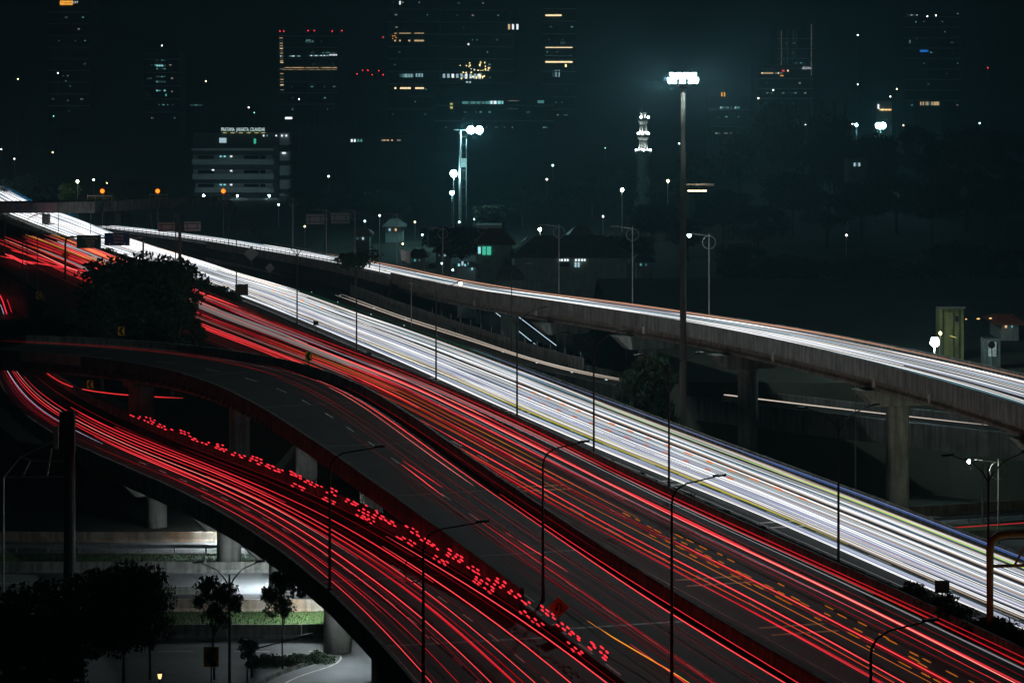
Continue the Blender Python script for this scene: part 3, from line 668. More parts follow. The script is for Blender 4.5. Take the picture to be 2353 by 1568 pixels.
r1 = sband(-0.4, 4.0, 0.02, 'street', 'street_road', kind='structure')
sband(6.2, 10.8, 0.06, 'grass', 'verge', kind='structure')
sband(4.0, 6.2, 0.04, 'concrete_dark', 'gutter', kind='structure')
r2 = sband(15.2, 24.5, 0.02, 'street', 'street_road', kind='structure')
r2b = sband(24.5, 28.0, 0.012, 'asphalt_old', 'service_road', kind='structure')
sband(31.8, 37.5, 0.05, 'grass', 'verge', kind='structure')
r3 = sband(42.0, 56.5, 0.02, 'street', 'street_road', kind='structure')
swall(0.0, 1.0, 'rust_wall', 'rust-stained concrete barrier at the back of the lit street')
swall(15.0, 1.0, 'concrete', 'spotted grey concrete barrier behind the middle road of the street')
swall(24.6, 0.75, 'concrete_pale', 'pale low concrete barrier in front of the middle road', x0=-60, x1=-25)
swall(31.6, 1.05, 'rust_wall', 'orange-stained concrete barrier above the lit patch of grass')
swall(41.6, 1.1, 'concrete_dark', 'dark concrete barrier with a pale foot beside the front road')
srail(5.4, 'galvanised guard rail in front of the grass verge of the street')
for X in np.arange(-70, 40, 6.0):
    for off, par in ((46.5, r3), (20.0, r2)):
        a, c = street_pt(X, off, 0.03), street_pt(X + 2.8, off, 0.03); d = np.array([0, 0.07, 0])
        MB().add([a - d, c - d, c + d, a + d], [(0, 1, 2, 3)]).build('lane_dash', M['paint_white'], par)
# roundabout kerb and apron at the very front
apron = MB().add([(-62, 197, GZ + 0.014), (-2, 197, GZ + 0.014), (2, 150, GZ + 0.014), (-62, 150, GZ + 0.014)], [(0, 1, 2, 3)]).build('roundabout_road', M['street'], kind='structure')
kp = [P(x, y, GZ) for x, y in ((560, 1600), (600, 1568), (650, 1545), (700, 1530), (742, 1520), (752, 1512), (735, 1506))]
kp = resample(smooth(resample(kp, 0.5), 3), 1.0)
kt = np.gradient(kp[:, :2], axis=0); kn = [np.array([-t[1], t[0], 0]) / np.hypot(*t) for t in kt]
k = thing('kerb', kp[0], 'curved dark kerb edging the hedge island of the roundabout', 'kerb', world=True)
for i in range(0, len(kp) - 1):
    MB().sweep([kp[i], kp[i + 1] * 0.97 + kp[i] * 0.03], [kn[i], kn[i + 1]], [(-.12, 0), (-.12, .32), (.12, .32), (.12, 0)]).build('kerb_stone', M['concrete_dark'], k)
lp = [p + n * -1.6 for p, n in zip(kp, kn)]
vs, fs = [], []
for p, n in zip(lp, kn): vs += [p + n * .07 + np.array([0, 0, .03]), p - n * .07 + np.array([0, 0, .03])]
for i in range(len(lp) - 1): fs.append((2 * i, 2 * i + 1, 2 * i + 3, 2 * i + 2))
MB().add(vs, fs).build('edge_line', M['paint_white'], apron)

# red streaks on the street beyond the flyover pier and under the ramp
def free_trail(pts, w, em, label, group):
    pts = resample(smooth(resample(pts, 1.0), 3), 3.0); r = [w / 2] * len(pts); r[0] = r[-1] = w * .12
    return MB().tube(list(pts), r, 4).build('light_streak', emat(*em), None, label=label, category='light streak', group=group)
free_trail([street_pt(x, 11.5, .8) for x in np.arange(28, 75, 4)], .09, ((1, .03, .05), .5), 'thin red taillight streak on the street beyond the main carriageway', 'street streak')
free_trail([P(x, y, -3 + .8) for x, y in ((94, 846), (120, 866), (150, 884), (180, 893), (212, 899), (300, 909), (420, 914))], .12, ((1, .04, .04), .9), 'red taillight streak turning away under the curved upper ramp', 'turning streak')
for i, pl in enumerate(([(0, 655), (14, 680), (27, 718)], [(-6, 668), (6, 690), (16, 722)], [(-10, 690), (2, 700), (9, 722)])):
    free_trail([P(x, y, -4.2) for x, y in pl], (.12, .2, .08)[i], (((1, .02, .04), .8), ((1, .03, .05), 1.2), ((.65, .7, 1), .8))[i], ('red taillight streak nearest the walled side of the sunken ramp', 'bright red taillight streak in the middle of the sunken ramp', 'blue-white light streak in the sunken ramp')[i], 'sunken ramp streaks')
for i, pl in enumerate(([(0, 588), (60, 600), (130, 612), (215, 625)], [(10, 582), (40, 598), (62, 608)], [(20, 584), (52, 600), (80, 607)], [(25, 574), (90, 592), (170, 620)])):
    free_trail([P(x, y, .8) for x, y in pl], .2, RED[(0, 1, 1, 0)[i]], ('red taillight streak skirting the slip road behind the dark tree', 'bright red streak dropping away into the slip road', 'second bright red streak dropping away into the slip road', 'red streak beside the slip road lamp posts')[i], 'slip road streaks')
# blue-white pair on the road under the flyover
ur = [P(x, y, -8.6) for x, y in ((1118, 712), (1160, 745), (1215, 790), (1262, 828), (1330, 880))]
for d, i in ((0, 0), (-2.2, 1)):
    free_trail([p + np.array([0.3 * d + (3.2 if i == 0 else 0), 0, .7 + .6 * i]) for p in ur], .13, ((.6, .85, 1), 1.1), ('upper', 'lower')[i] + ' blue-white headlight streak on the road passing under the flyover', 'under-flyover streaks')
us_ = MB(); vs, fs = [], []
for p in ur: vs += [p + np.array([-3.5, 0, -.35]), p + np.array([4.5, 0, -.35])]
for i in range(len(ur) - 1): fs.append((2 * i, 2 * i + 1, 2 * i + 3, 2 * i + 2))
us_.add(vs, fs).build('underpass_road', M['asphalt_old'], kind='structure')

# slip road and sunken ramp beside the big tree
sl = [P(x, y, -.02) for x, y in ((-40, 612), (0, 625), (45, 652), (89, 683), (112, 700), (96, 722), (160, 742), (260, 748), (420, 768), (300, 713), (137, 645), (60, 607), (0, 580), (-40, 570))]
MB().add(sl, [tuple(range(len(sl)))]).build('slip_road', M['asphalt_old'], kind='structure')
sp = resample(smooth(resample([P(x, y, 0) for x, y in ((-30, 606), (0, 621), (45, 648), (89, 679), (100, 690))], 1.0), 2), 5.0)
st = np.gradient(sp[:, :2], axis=0); sn = [np.array([-t[1], t[0], 0]) / np.hypot(*t) for t in st]
o = thing('retaining_wall', sp[0], 'ribbed concrete retaining wall between the slip road and the sunken ramp', 'wall', world=True)
for i in range(len(sp) - 1):
    MB().sweep([sp[i], sp[i] * .02 + sp[i + 1] * .98], [sn[i], sn[i + 1]], [(-.2, -5.2), (-.2, .9), (.2, .9), (.2, -5.2)]).build('wall_panel', M['concrete_dark'], o)
sr = [P(x, y, -5) for x, y in ((-60, 640), (0, 640), (40, 665), (75, 705), (70, 735), (-60, 735))]
MB().add(sr, [tuple(range(len(sr)))]).build('sunken_road', M['asphalt_old'], kind='structure')

# ------------------------------------------------------------------ lamps
LENS_OFF = mat('lens', (.25, .25, .22), .3, .1, 3, 0)
HALO = {}
def ball(r, em, n=8):
    k = (r, em)
    if k not in HALO: HALO[k] = MB().lathe((0, 0, 0), [(r * .3, -r * .95), (r * .8, -r * .6), (r, 0), (r * .8, r * .6), (r * .3, r * .95)], n).mesh('bulb', emat(*em))
    return HALO[k]

def street_lamp(base, h, kind, label, group, ang=0.0, arm=2.4, lit=None, r=0.085, only=None, power=60.0, col=(.95, .85, .45)):
    o = thing('street_lamp', base, label, 'lamp post', group, rz=ang)
    m = M['galv'] if kind == 'loop' else M['metal_dark']
    if kind == 'post_only': m = M['galv']
    MB().lathe((0, 0, 0), [(r * 2.2, 0), (r * 2.2, .25), (r * 1.35, .3), (r * 1.1, h * .5), (r * .8, h)], 8).build('pole', m, o)
    heads = []
    if kind == 'y':
        for s in (-1, 1):
            q = [(0, 0, h - 1.0), (s * arm * .15, 0, h - .35), (s * arm * .45, 0, h + .35), (s * arm, 0, h + .85)]
            MB().tube(q, [r * .7, r * .65, r * .6, r * .5], 6).build('arm', m, o); heads.append((s * (arm + .3), h + .92, s))
    elif kind == 'curve':
        q = [(0, 0, h - .05), (.05, 0, h + .35), (.3, 0, h + .8), (.9, 0, h + 1.15), (arm, 0, h + 1.5)]
        MB().tube(q, [r * .8, r * .75, r * .7, r * .6, r * .5], 6).build('arm', m, o); heads.append((arm + .3, h + 1.58, 1))
    elif kind == 'loop':
        MB().tube([(0, 0, h - .3), (-arm * .4, 0, h - .15), (-arm, 0, h)], r * .5, 5).build('arm', m, o)
        MB().tube([(.75 * math.cos(t) , 0, h - 1.0 + .75 * math.sin(t)) for t in np.linspace(0, 2 * math.pi, 15)], .03, 4, cap=False).build('ring', m, o)
        heads.append((-arm - .25, h, -1))
    for i, (x, z, s) in enumerate(heads):
        hd = MB().add([(x - .38, -.13, z + .05), (x + .38, -.1, z + .1), (x + .38, .1, z + .1), (x - .38, .13, z + .05), (x - .4, -.16, z - .07), (x + .4, -.1, z - .04), (x + .4, .1, z - .04), (x - .4, .16, z - .07)],
                      [(0, 1, 2, 3), (7, 6, 5, 4), (0, 4, 5, 1), (1, 5, 6, 2), (2, 6, 7, 3), (3, 7, 4, 0)]).build('lamp_head', M['metal_dark'], o)
        if lit is not None and i == lit:
            link('bulb', ball(.15 if power > 500 else .22, (col, power)), hd, (x, 0, z - .2))
    return o

DM = 'unlit dark two-armed lamp post on the planted median'
for x in (402, 545, 686, 827, 993, 1200, 1360, 1545, 1908, 2292):
    p = med_at(x, .5)
    d = MW.nrm(MW.px(x)); lab = {993: 'two-armed lamp post with one yellow lamp lit, on the planted median', 545: 'two-armed lamp post on the median beside the small road sign', 2292: 'lamp post on the median next to the yellow pipe gantry'}.get(x, DM)
    street_lamp(p, 11.0, 'y', lab, 'lamp posts along the planted median', math.atan2(d[1], d[0]), 2.6, lit=1 if x == 993 else None, power=25)
for x, y, h, lab in ((1247, 1385, 9.6, 'dark lamp post with a curved arm at the point where the two ramps merge'), (1543, 1600, 11.5, 'tall dark lamp post with a curved arm past the merge of the ramps'), (2000, 1996, 10.0, 'dark lamp post with a curved arm between the ramp and the red-lit carriageway')):
    street_lamp(P(x, y, 0), h, 'curve', lab, 'curved-arm lamp posts on the ramps', math.radians(8), 2.6)
for x, h, lab in ((763, 8.6, 'dark lamp post with a drooping ring standing on the parapet of the lower ramp'), (978, 8.4, 'second dark lamp post standing on the parapet of the lower ramp')):
    u = RB.px(x); b0 = RB.at(u, 0, .95) - RB.nrm(u) * .15
    o = street_lamp(b0, h, 'curve', lab, 'lamp posts on the lower ramp parapet', math.radians(6), 3.2)
    MB().tube([(-.55 + .6 * math.cos(t), 0, h - 1.2 + .75 * math.sin(t)) for t in np.linspace(0, 2 * math.pi, 14)], .03, 4, cap=False).build('ring', M['metal_dark'], o)
LO = 'slim grey lamp post with a ring bracket on the outer side of the flyover'
for x, h, lit in ((667, 9.5, None), (743, 8.0, None), (808, 8.5, None), (905, 8.8, None), (1010, 7.5, None), (1274, 9.3, None), (1443, 9.6, None), (1617, 9.3, 0)):
    u = RO.px(x, 1); p = RO.at(u, 1, .0) + RO.nrm(u) * .55; p[2] -= .2
    street_lamp(p, h + 1.0, 'loop', LO if lit is None else 'slim grey lamp post with one white lamp lit behind the tall mast', 'ring bracket lamp posts along the flyover', 0, 2.0, lit=lit, r=.06, power=45, col=(.7, .95, 1))
for x, y, h, lab, kd, z in ((62, 660, 10.5, 'curved-arm lamp post standing beside the slip road wall', 'curve', 0), (86, 680, 10.5, 'straight lamp post at the bend of the slip road', 'y', 0), (52, 640, 10, 'thin lamp post behind the slip road wall', 'y', 0), (11, 622, 10, 'thin lamp post at the far end of the slip road wall', 'y', 0), (134, 540, 9, 'lamp post in front of the painted road bridge', 'y', 0), (208, 548, 7.5, 'lamp post between the road bridge and the blue road sign', 'y', 0), (525, 600, 10, 'thin lamp post behind the exit road', 'y', 0), (945, 750, 7, 'short lamp post by the exit road wall', 'post_only', 0), (1175, 812, 10, 'slim lamp post rising from the exit road wall', 'curve', 0), (983, 655, 8.5, 'thin lamp post on the flyover edge by the small houses', 'post_only', 0), (872, 690, 10, 'bare thin post behind the exit road wall', 'post_only', -1)):
    street_lamp(P(x, y, z), h, kd, lab, 'single lamp posts', math.radians(10), 2.0, r=.06)
for x, Y, h, lit, lab, kd in ((1965, 265, 15, None, 'tall bare grey post beside the round flyover pier', 'post_only'), (2257, 262, 13.5, None, 'tall bare grey post behind the pipe gantry', 'post_only'), (2293, 226, 12.2, 0, 'lamp post with a small yellow lamp lit over the street', 'loop')):
    p = Q(x, 500, Y); p[2] = GZ; street_lamp(p, h, kd, lab, 'street posts', 0, 2.3, lit=lit, r=.07, power=1500, col=(.95, 1, .8))
# street lamp and lantern in the dark corner
p = P(527, 1600, GZ); street_lamp(p, 9.0, 'y', 'dark two-armed street lamp among the small trees by the roundabout', 'street posts', math.radians(5), 2.0)
o = thing('boom_lamp', P(578, 1555, GZ), 'dark lamp head on a long slanting arm above the hedge', 'lamp post')
MB().lathe((0, 0, 0), [(.09, 0), (.06, 2.2)], 8).build('pole', M['metal_dark'], o)
MB().tube([(0, 0, 2.1), (3.4, 0, 3.0)], .06, 6).build('arm', M['metal_dark'], o)
MB().add([(3.2, -.15, 2.85), (4.6, -.15, 3.2), (4.6, .15, 3.2), (3.2, .15, 2.85), (3.2, -.15, 3.05), (4.6, -.15, 3.38), (4.6, .15, 3.38), (3.2, .15, 3.05)], [(3, 2, 1, 0), (4, 5, 6, 7), (0, 1, 5, 4), (1, 2, 6, 5), (2, 3, 7, 6), (3, 0, 4, 7)]).build('lamp_head', M['metal_dark'], o)
o = thing('lantern', P(367, 1600, GZ), 'small lit warm garden lantern in the dark corner', 'lantern')
MB().lathe((0, 0, 0), [(.06, 0), (.05, 1.35)], 8).build('pole', M['metal_dark'], o)
MB().lathe((0, 0, 1.35), [(.10, 0), (.17, .4)], 6).build('lamp_glass', emat((1, .72, .28), 1.6), o)
MB().lathe((0, 0, 1.75), [(.22, 0), (.05, .16)], 6).build('lamp_cap', M['metal_dark'], o)

# lamps hung under the lower ramp that light the street
for x, t_, e, lab in ((520, .70, 620, 'white luminaire hung under the lower ramp at the back of the street'), (600, .45, 620, 'white luminaire hung under the lower ramp above the grass verge'), (705, .45, 560, 'white luminaire hung under the lower ramp above the lit lawn'), (812, .40, 230, 'white luminaire hung under the lower ramp above the roundabout')):
    u = RB.px(x, t_); p = RB.at(u, t_, -3.3)
    o = thing('underpass_lamp', p, lab, 'lamp')
    for d in (-.5, .5): MB().lathe((d, 0, .1), [(.03, 0), (.03, 1.7)], 5).build('hanger', M['metal_dark'], o)
    MB().box((0, 0, .12), (1.5, .5, .16)).build('housing', M['metal_dark'], o)
    MB().box((0, 0, -.02), (1.4, .42, .08)).build('lens', emat((.84, .96, 1), e), o)

# the tall floodlight mast
hm = thing('high_mast', (*(Q(1569, 500, 270.0)[:2]), GZ), 'very tall grey mast with a ring of blazing white floodlights', 'floodlight mast')
top = H - (183 - HY) * 270 / F - GZ
MB().lathe((0, 0, 0), [(.55, 0), (.55, .4), (.38, .5), (.33, top * .45), (.335, top * .45 + .1), (.27, top * .75), (.22, top + .3)], 16).build('pole', M['mast'], hm, smooth=True)
MB().lathe((0, 0, top - .9), [(.5, 0), (.6, .2), (.5, .5)], 12).build('winch_ring', M['metal_dark'], hm)
MB().tube([(1.25 * math.cos(t), 1.25 * math.sin(t), top + .1) for t in np.linspace(0, 2 * math.pi, 25)], .06, 6, cap=False).build('head_ring', M['metal_dark'], hm)
for tier in range(2):  # second tier added to fill out the blaze as glare would
    for k in range(10):
        t = 2 * math.pi * (k + .5 * tier) / 10 + .2; c, s_ = math.cos(t), math.sin(t); z = top + .55 * tier - .1; ro = 1.35 - .25 * tier
        e1, e2 = np.array([c, s_, 0]), np.array([-s_, c, 0]); ctr = np.array([ro * c, ro * s_, z])
        fl = MB().hexa([ctr + e1 * a + e2 * b + np.array([0, 0, d]) for a, b, d in ((-.12, -.3, -.22), (.08, -.3, -.28), (.08, .3, -.28), (-.12, .3, -.22), (-.12, -.3, .2), (.22, -.3, .24), (.22, .3, .24), (-.12, .3, .2))]).build('floodlight', M['metal_dark'], hm)
        MB().add([ctr + e1 * a + e2 * b + np.array([0, 0, d]) for a, b, d in ((.105, -.27, -.26), (.105, .27, -.26), (.235, .27, .2), (.235, -.27, .2))], [(0, 1, 2, 3)]).build('lens', emat((.80, .98, 1.0), 1550.0), fl)

def flood(x, y, Y, label, r, em, pole=True, n=1, dx=1.0, cat='floodlight', group=None, pr=.1, name='floodlight_pole', foot=GZ):
    p = Q(x, y, Y)
    o = thing(name, (p[0], p[1], foot), label, cat, group)
    hgt = p[2] - foot
    if pole: MB().lathe((0, 0.35, 0), [(pr * 1.8, 0), (pr * 1.2, .4), (pr, hgt)], 8).build('pole', M['galv'], o)
    for k in range(n):
        q = ((k - (n - 1) / 2) * dx, 0, hgt)
        hd = MB().box((q[0], .28, hgt + r * .3), (r * 1.5, .3, r * 1.6)).build('lamp_head', M['metal_dark'], o)
        link('bulb', ball(r, em), hd, q)
    return o
TEAL = (.42, .92, 1.0)  # bulbs of the blazing floodlights below are enlarged to imitate glare
fm = flood(1091, 299, 650, 'pair of blazing floodlights on a tall mast above the houses', .95, (TEAL, 300.0), n=2, dx=2.1, pole=False)
z_ = Q(1057, 300, 650)[2] - GZ; dx_ = Q(1057, 0, 650)[0] - Q(1091, 0, 650)[0]
MB().lathe((dx_, .6, 0), [(.45, 0), (.35, z_ * .6), (.28, z_)], 8).build('pole', M['galv'], fm)
for k in range(9): MB().box((dx_ + .75, .6, z_ - 1.5 - k * 2.1), (1.4, .08, .1)).build('ladder_rung', M['galv'], fm)
MB().lathe((dx_ + 1.5, .6, z_ - 22), [(.1, 0), (.1, 20)], 6).build('stay', M['galv'], fm)
MB().tube([(dx_ - 1.6, .6, z_ + .2), (dx_ + 5.2, .6, z_ - .1)], .12, 6).build('crossbar', M['galv'], fm)
MB().box((dx_ + .9, .3, z_ - 8.0), (1.4, .3, 2.2)).build('equipment_box', M['paint_white'], fm)
flood(1042, 399, 650, 'single blazing floodlight below the mast pair', .85, (TEAL, 260.0))
flood(1038, 443, 640, 'smaller floodlight lowest beneath the mast pair', .5, (TEAL, 150.0))
flood(2147, 786, 292, 'dazzling floodlight standing just behind the flyover parapet', .52, ((.62, .95, 1), 420.0), foot=2.0)
flood(2023, 289, 900, 'elongated floodlight over the far sports ground', 1.05, (TEAL, 240.0), n=2, dx=1.5)
flood(1967, 287, 900, 'lesser floodlight at the edge of the far sports ground', .45, (TEAL, 120.0))
flood(1240, 527, 540, 'warm white lamp, upper of two above the long low house', .3, ((1, .93, .8), 120.0))
flood(1239, 545, 535, 'cool white lamp, lower of two above the long low house', .3, ((.8, .98, 1), 110.0))
flood(1429, 436, 700, 'white lamp glaring through twigs near the minaret', .42, ((1, 1, .8), 70.0))
flood(1534, 416, 700, 'amber lamp between the minaret and the tall mast', .32, ((1, .62, .3), 60.0))
for x, lab in ((235, 'orange lamp above the lit green tree by the road bridge'), (362, 'orange lamp at the far landing of the footbridge'), (513, 'orange lamp at the near landing of the footbridge')):
    flood(x, 439, 600, lab, .5, ((1, .15, .008), 3.6), group='orange footbridge lamps', pr=.08)
# scattered far lamps
FL = [(3, 343, 'w'), (33, 365, 'w'), (48, 417, 'y'), (109, 433, 'y'), (215, 413, 'w'), (246, 420, 'y'), (348, 436, 'w'), (265, 467, 'y'), (121, 350, 'y'), (123, 267, 'g'), (133, 168, 'w'), (41, 182, 'y'), (372, 105, 'w'), (473, 187, 'y'), (687, 228, 'w'), (755, 405, 'w'), (571, 247, 'w'), (584, 259, 'g'), (970, 539, 'c'), (953, 510, 'y'), (1055, 510, 'c'), (1090, 503, 'c'), (1015, 605, 'c'), (1104, 604, 'c'), (1113, 604, 'c'), (1143, 595, 'w'), (1360, 451, 'w'), (1385, 497, 'w'), (1302, 763, 'y'), (1438, 791, 'y'), (1103, 690, 'y'), (1970, 81, 'w'), (1970, 194, 'w'), (2045, 222, 'w'), (2130, 38, 'w'), (2150, 36, 'w'), (1850, 287, 'w'), (2081, 340, 'w'), (1958, 285, 'w'), (1776, 207, 'w'), (1801, 333, 'c'), (1764, 343, 'c'), (1742, 226, 'w'), (2060, 205, 'y'), (2150, 290, 'c'), (2250, 283, 'c'), (2075, 288, 'y'), (2140, 268, 'y'), (1918, 740, 'w'), (1944, 540, 'w'), (2280, 335, 'c'), (880, 86, 'r'), (2269, 156, 'r'), (2045, 265, 'c'), (1000, 118, 'c'), (1390, 340, 'g'), (1805, 330, 'y'), (1660, 237, 'r'), (1665, 250, 'r'), (820, 170, 'r'), (833, 162, 'r'), (845, 162, 'r'), (855, 172, 'r'), (870, 163, 'r'), (880, 172, 'r'), (643, 72, 'r'), (652, 72, 'r'), (708, 71, 'r'), (722, 71, 'r'), (785, 71, 'r'), (763, 72, 'r'), (640, 470, 'c'), (700, 520, 'y'), (838, 508, 'c'), (872, 495, 'w'), (925, 560, 'y'), (1040, 620, 'c'), (1075, 612, 'w'), (1160, 560, 'w'), (1215, 575, 'c'), (1270, 380, 'c'), (1410, 600, 'y'), (1256, 412, 'w'), (1500, 470, 'g'), (1700, 380, 'c'), (1840, 360, 'w'), (2100, 690, 'g'), (2290, 712, 'c'), (2310, 735, 'w'), (2330, 690, 'c'), (1560, 330, 'c'), (1690, 245, 'w'), (1700, 262, 'c')]
FC = {'w': ((1, .97, .9), 9.0, 'white'), 'y': ((1, .8, .4), 8.0, 'warm yellow'), 'g': ((.3, 1, .7), 3.5, 'green'), 'c': ((.6, .97, 1), 12.0, 'cool white'), 'r': ((1, .03, .05), 5.0, 'red')}
for x, y, c in FL:
    if y < 300: Y = 1700 if y < 130 or c == 'r' else 1250
    else: Y = float(np.clip(F * (H - GZ - 6) / (y - HY), 300, 1200))
    col, s, nm = FC[c]
    flood(x, y, Y, f'{nm} pinpoint lamp shining among the dark distant blocks' if Y > 1000 else f'{nm} pinpoint lamp shining in the dark behind the roads', (.00024 if Y > 1000 else .00034) * Y * (.8 if c in 'gr' else 1), (col, s), group=f'{nm} pinpoint lamps', pr=.05 + .00004 * Y, name='distant_lamp', cat='lamp')

# ------------------------------------------------------------------ signs
def text_mesh(body, size, m, ext=.02):
    cu = bpy.data.curves.new('lettering', 'FONT'); cu.body = body; cu.size = size; cu.extrude = ext; cu.align_x = 'CENTER'; cu.align_y = 'CENTER'
    ob = bpy.data.objects.new('lettering', cu); COL.objects.link(ob)
    me = bpy.data.meshes.new_from_object(ob.evaluated_get(bpy.context.evaluated_depsgraph_get()))
    bpy.data.objects.remove(ob); bpy.data.curves.remove(cu); me.materials.clear(); me.materials.append(m); return me
def letters(body, size, m, parent, loc, sx=1.0, name='lettering'):
    o = link(name, text_mesh(body, size, m), parent, loc); o.rotation_euler = (math.pi / 2, 0, 0); o.scale = (sx, 1, 1); return o

def board(name, x0, x1, y0, y1, Y, m, parent, back=False):
    a, c = Q(x0, y0, Y), Q(x1, y1, Y); w, h = c[0] - a[0], a[2] - c[2]; ce = ((a[0] + c[0]) / 2, Y, (a[2] + c[2]) / 2)
    o = MB().box(ce, (w, .12, h)).build(name, M[m], parent)
    return o, ce, w, h
g = thing('gantry_sign', P(150, 642, 0), 'gantry over the red-lit carriageway with a green and a blue direction board', 'road sign', world=True)
Yg = 445.0
MB().tube([P(150, 642, 0), Q(150, 560, Yg), Q(152, 549, Yg), Q(160, 544, Yg), Q(250, 547, Yg + 8), Q(318, 545, Yg + 16), Q(327, 546, Yg + 18), Q(329, 552, Yg + 18), P(329, 606, 0) * np.array([1, 1, 1])], [.2, .18, .17, .16, .16, .16, .16, .17, .2], 8).build('portal', M['metal_dark'], g)
for (x0, x1, y0, y1, m, lines) in ((176, 232, 540, 570, 'sign_green', (('Mampang Prpt', .27), ('Cilandak', .05), ('Ragunan', -.16), ('500 m', -.38))), (240, 298, 535, 564, 'sign_blue', (('Ps. Minggu', .3), ('Cijantung', .05), ('Jagorawi', -.2)))):
    bd, ce, w, h = board('sign_board', x0, x1, y0, y1, Yg - 1.0, m, g)
    MB().box((ce[0], ce[1] - .03, ce[2]), (w * .97, .1, h * .95)).build('sign_face', M[m], bd)
    for tx, f in lines:
        letters(tx, h * .2, M['letter'], bd, (ce[0] + w * .06, ce[1] - .12, ce[2] + f * h))
    for f in ((-.3, .3) if m == 'sign_blue' else ()):
        q = np.array([ce[0] + f * w, ce[1] - .1, ce[2] - .4 * h]); MB().add([q + np.array([-.12, 0, .05]), q + np.array([.12, 0, .05]), q + np.array([0, 0, -.2]), q + np.array([-.05, 0, .25]), q + np.array([.05, 0, .25])], [(0, 2, 1), (0, 3, 4, 1)]).build('arrow', M['letter'], bd)
for nm, cols, Y, ybase, lab in (('g1', ((363, 404, 511, 532), (423, 461, 509, 530)), 455, 592, 'pair of grey sign backs on a post beside the exit road'), ('g2', ((703, 745, 492, 515), (760, 803, 489, 513)), 500, 560, 'pair of larger grey sign backs on a truss beyond the flyover')):
    px = 413 if nm == 'g1' else 748
    o = thing('reversed_road_sign', Q(px, ybase, Y), lab, 'road sign', 'sign backs', world=True)
    MB().tube([Q(px, ybase + (10 if nm == 'g1' else 18), Y + .5), Q(px, cols[0][2] - 1, Y + .5)], .28, 8).build('post', M['metal_dark'], o)
    MB().tube([Q(cols[0][0], cols[0][2] + 9, Y + .4), Q(cols[1][1], cols[1][2] + 9, Y + .4)], .12, 6).build('beam', M['metal_dark'], o)
    for c in cols:
        bd, ce, w, h = board('sign_board', *c, Y, 'sign_back', o)
        for f in (-.28, .28): MB().box((ce[0], ce[1] - .1, ce[2] + f * h), (w * 1.0, .1, .12)).build('stiffener', M['metal_dark'], bd)
        for f in (-.3, .3): MB().box((ce[0] + f * w, ce[1] - .11, ce[2]), (.14, .1, h * .56)).build('stiffener', M['metal_dark'], bd)

def chevron(base, s, label, ph=1.6, left=True, group='yellow chevron signs'):
    o = thing('chevron_sign', base, label, 'road sign', group)
    MB().lathe((0, .06, 0), [(.05, 0), (.05, ph + s)], 6).build('post', M['metal_dark'], o)
    w, h = s * .75, s
    bd = MB().box((0, 0, ph + h / 2), (w, .05, h)).build('sign_board', M['sign_yellow'], o)
    d = 1 if left else -1
    pts = [(d * w * .40, h * .95), (d * -w * .02, h * .95), (d * -w * .40, h * .5), (d * -w * .02, h * .05), (d * w * .40, h * .05), (d * w * .02, h * .5)]
    MB().add([(x, -.035, ph + z) for x, z in pts], [(0, 1, 2, 5), (2, 3, 4, 5)]).build('chevron', M['sign_black'], bd)
    return o
u = RA.px(276, 1); chevron(RA.at(u, 1, .9) + RA.nrm(u) * .2, 1.0, 'yellow chevron sign on the ramp parapet in front of the dark tree', .6)
u = RA.px(704, 1); chevron(RA.at(u, 1, .9) + RA.nrm(u) * .2, 1.0, 'yellow chevron sign on the ramp parapet against the red streaks', .6)
chevron(P(89, 692, 0), 1.1, 'yellow chevron sign at the bend of the slip road', .4)
chevron(P(485, 1580, GZ), 1.5, 'dim yellow chevron sign among the small trees', 1.6)
chevron(P(207, 905, -3), 1.0, 'dim yellow chevron sign under the curved upper ramp', .7)
def diamond(base, s, label, m, ph=2.0, loop=False):
    o = thing('diamond_sign', base, label, 'road sign')
    MB().lathe((0, .06, 0), [(.05, 0), (.05, ph + s * .7)], 6).build('post', M['galv'], o)
    r = s / math.sqrt(2); z = ph + r
    bd = MB().add([(0, -.03, z - r), (r, -.03, z), (0, -.03, z + r), (-r, -.03, z), (0, .02, z - r), (r, .02, z), (0, .02, z + r), (-r, .02, z)], [(0, 1, 2, 3), (7, 6, 5, 4), (0, 4, 5, 1), (1, 5, 6, 2), (2, 6, 7, 3), (3, 7, 4, 0)]).build('sign_board', M[m], o)
    if loop:
        MB().tube([(.16, -.05, z - .3), (.16, -.05, z + .1), (.08, -.05, z + .24), (-.06, -.05, z + .24), (-.15, -.05, z + .1), (-.15, -.05, z - .08)], .04, 5).build('arrow_stem', M['sign_black'], bd)
        MB().add([(-.28, -.06, z - .05), (-.02, -.06, z - .05), (-.15, -.06, z - .3)], [(0, 2, 1)]).build('arrow_head', M['sign_black'], bd)
diamond(P(1283, 1430, 0), 1.0, 'yellow diamond U-turn warning sign beside the ramp merge', 'sign_yellow', .35, True)
diamond(P(150, 625, 0), 1.1, 'yellow diamond warning sign at the foot of the gantry', 'sign_yellow', 2.2)
diamond(P(577, 618, 0), 1.9, 'grey back of a diamond road sign behind the exit road', 'sign_back', 1.4)
diamond(P(620, 636, 0), 1.2, 'smaller grey back of a diamond road sign further along the exit road', 'sign_back', .7)
for x, s, lab in ((551, 2.0, 'small dark road sign back on the median among the shrubs'), (718, .7, 'tiny dark sign plate on the median beside the bright streaks'), (2169, 1.0, 'square dark sign plate above the median shrubs')):
    p = med_at(x, .25); o = thing('sign_plate', p, lab, 'road sign')
    MB().lathe((0, .05, 0), [(.05, 0), (.05, 1.2 + s * .5)], 6).build('post', M['metal_dark'], o)
    MB().box((0, 0, 1.2 + s * .4), (s, .06, s * .85)).build('sign_board', M['metal_dark'], o)
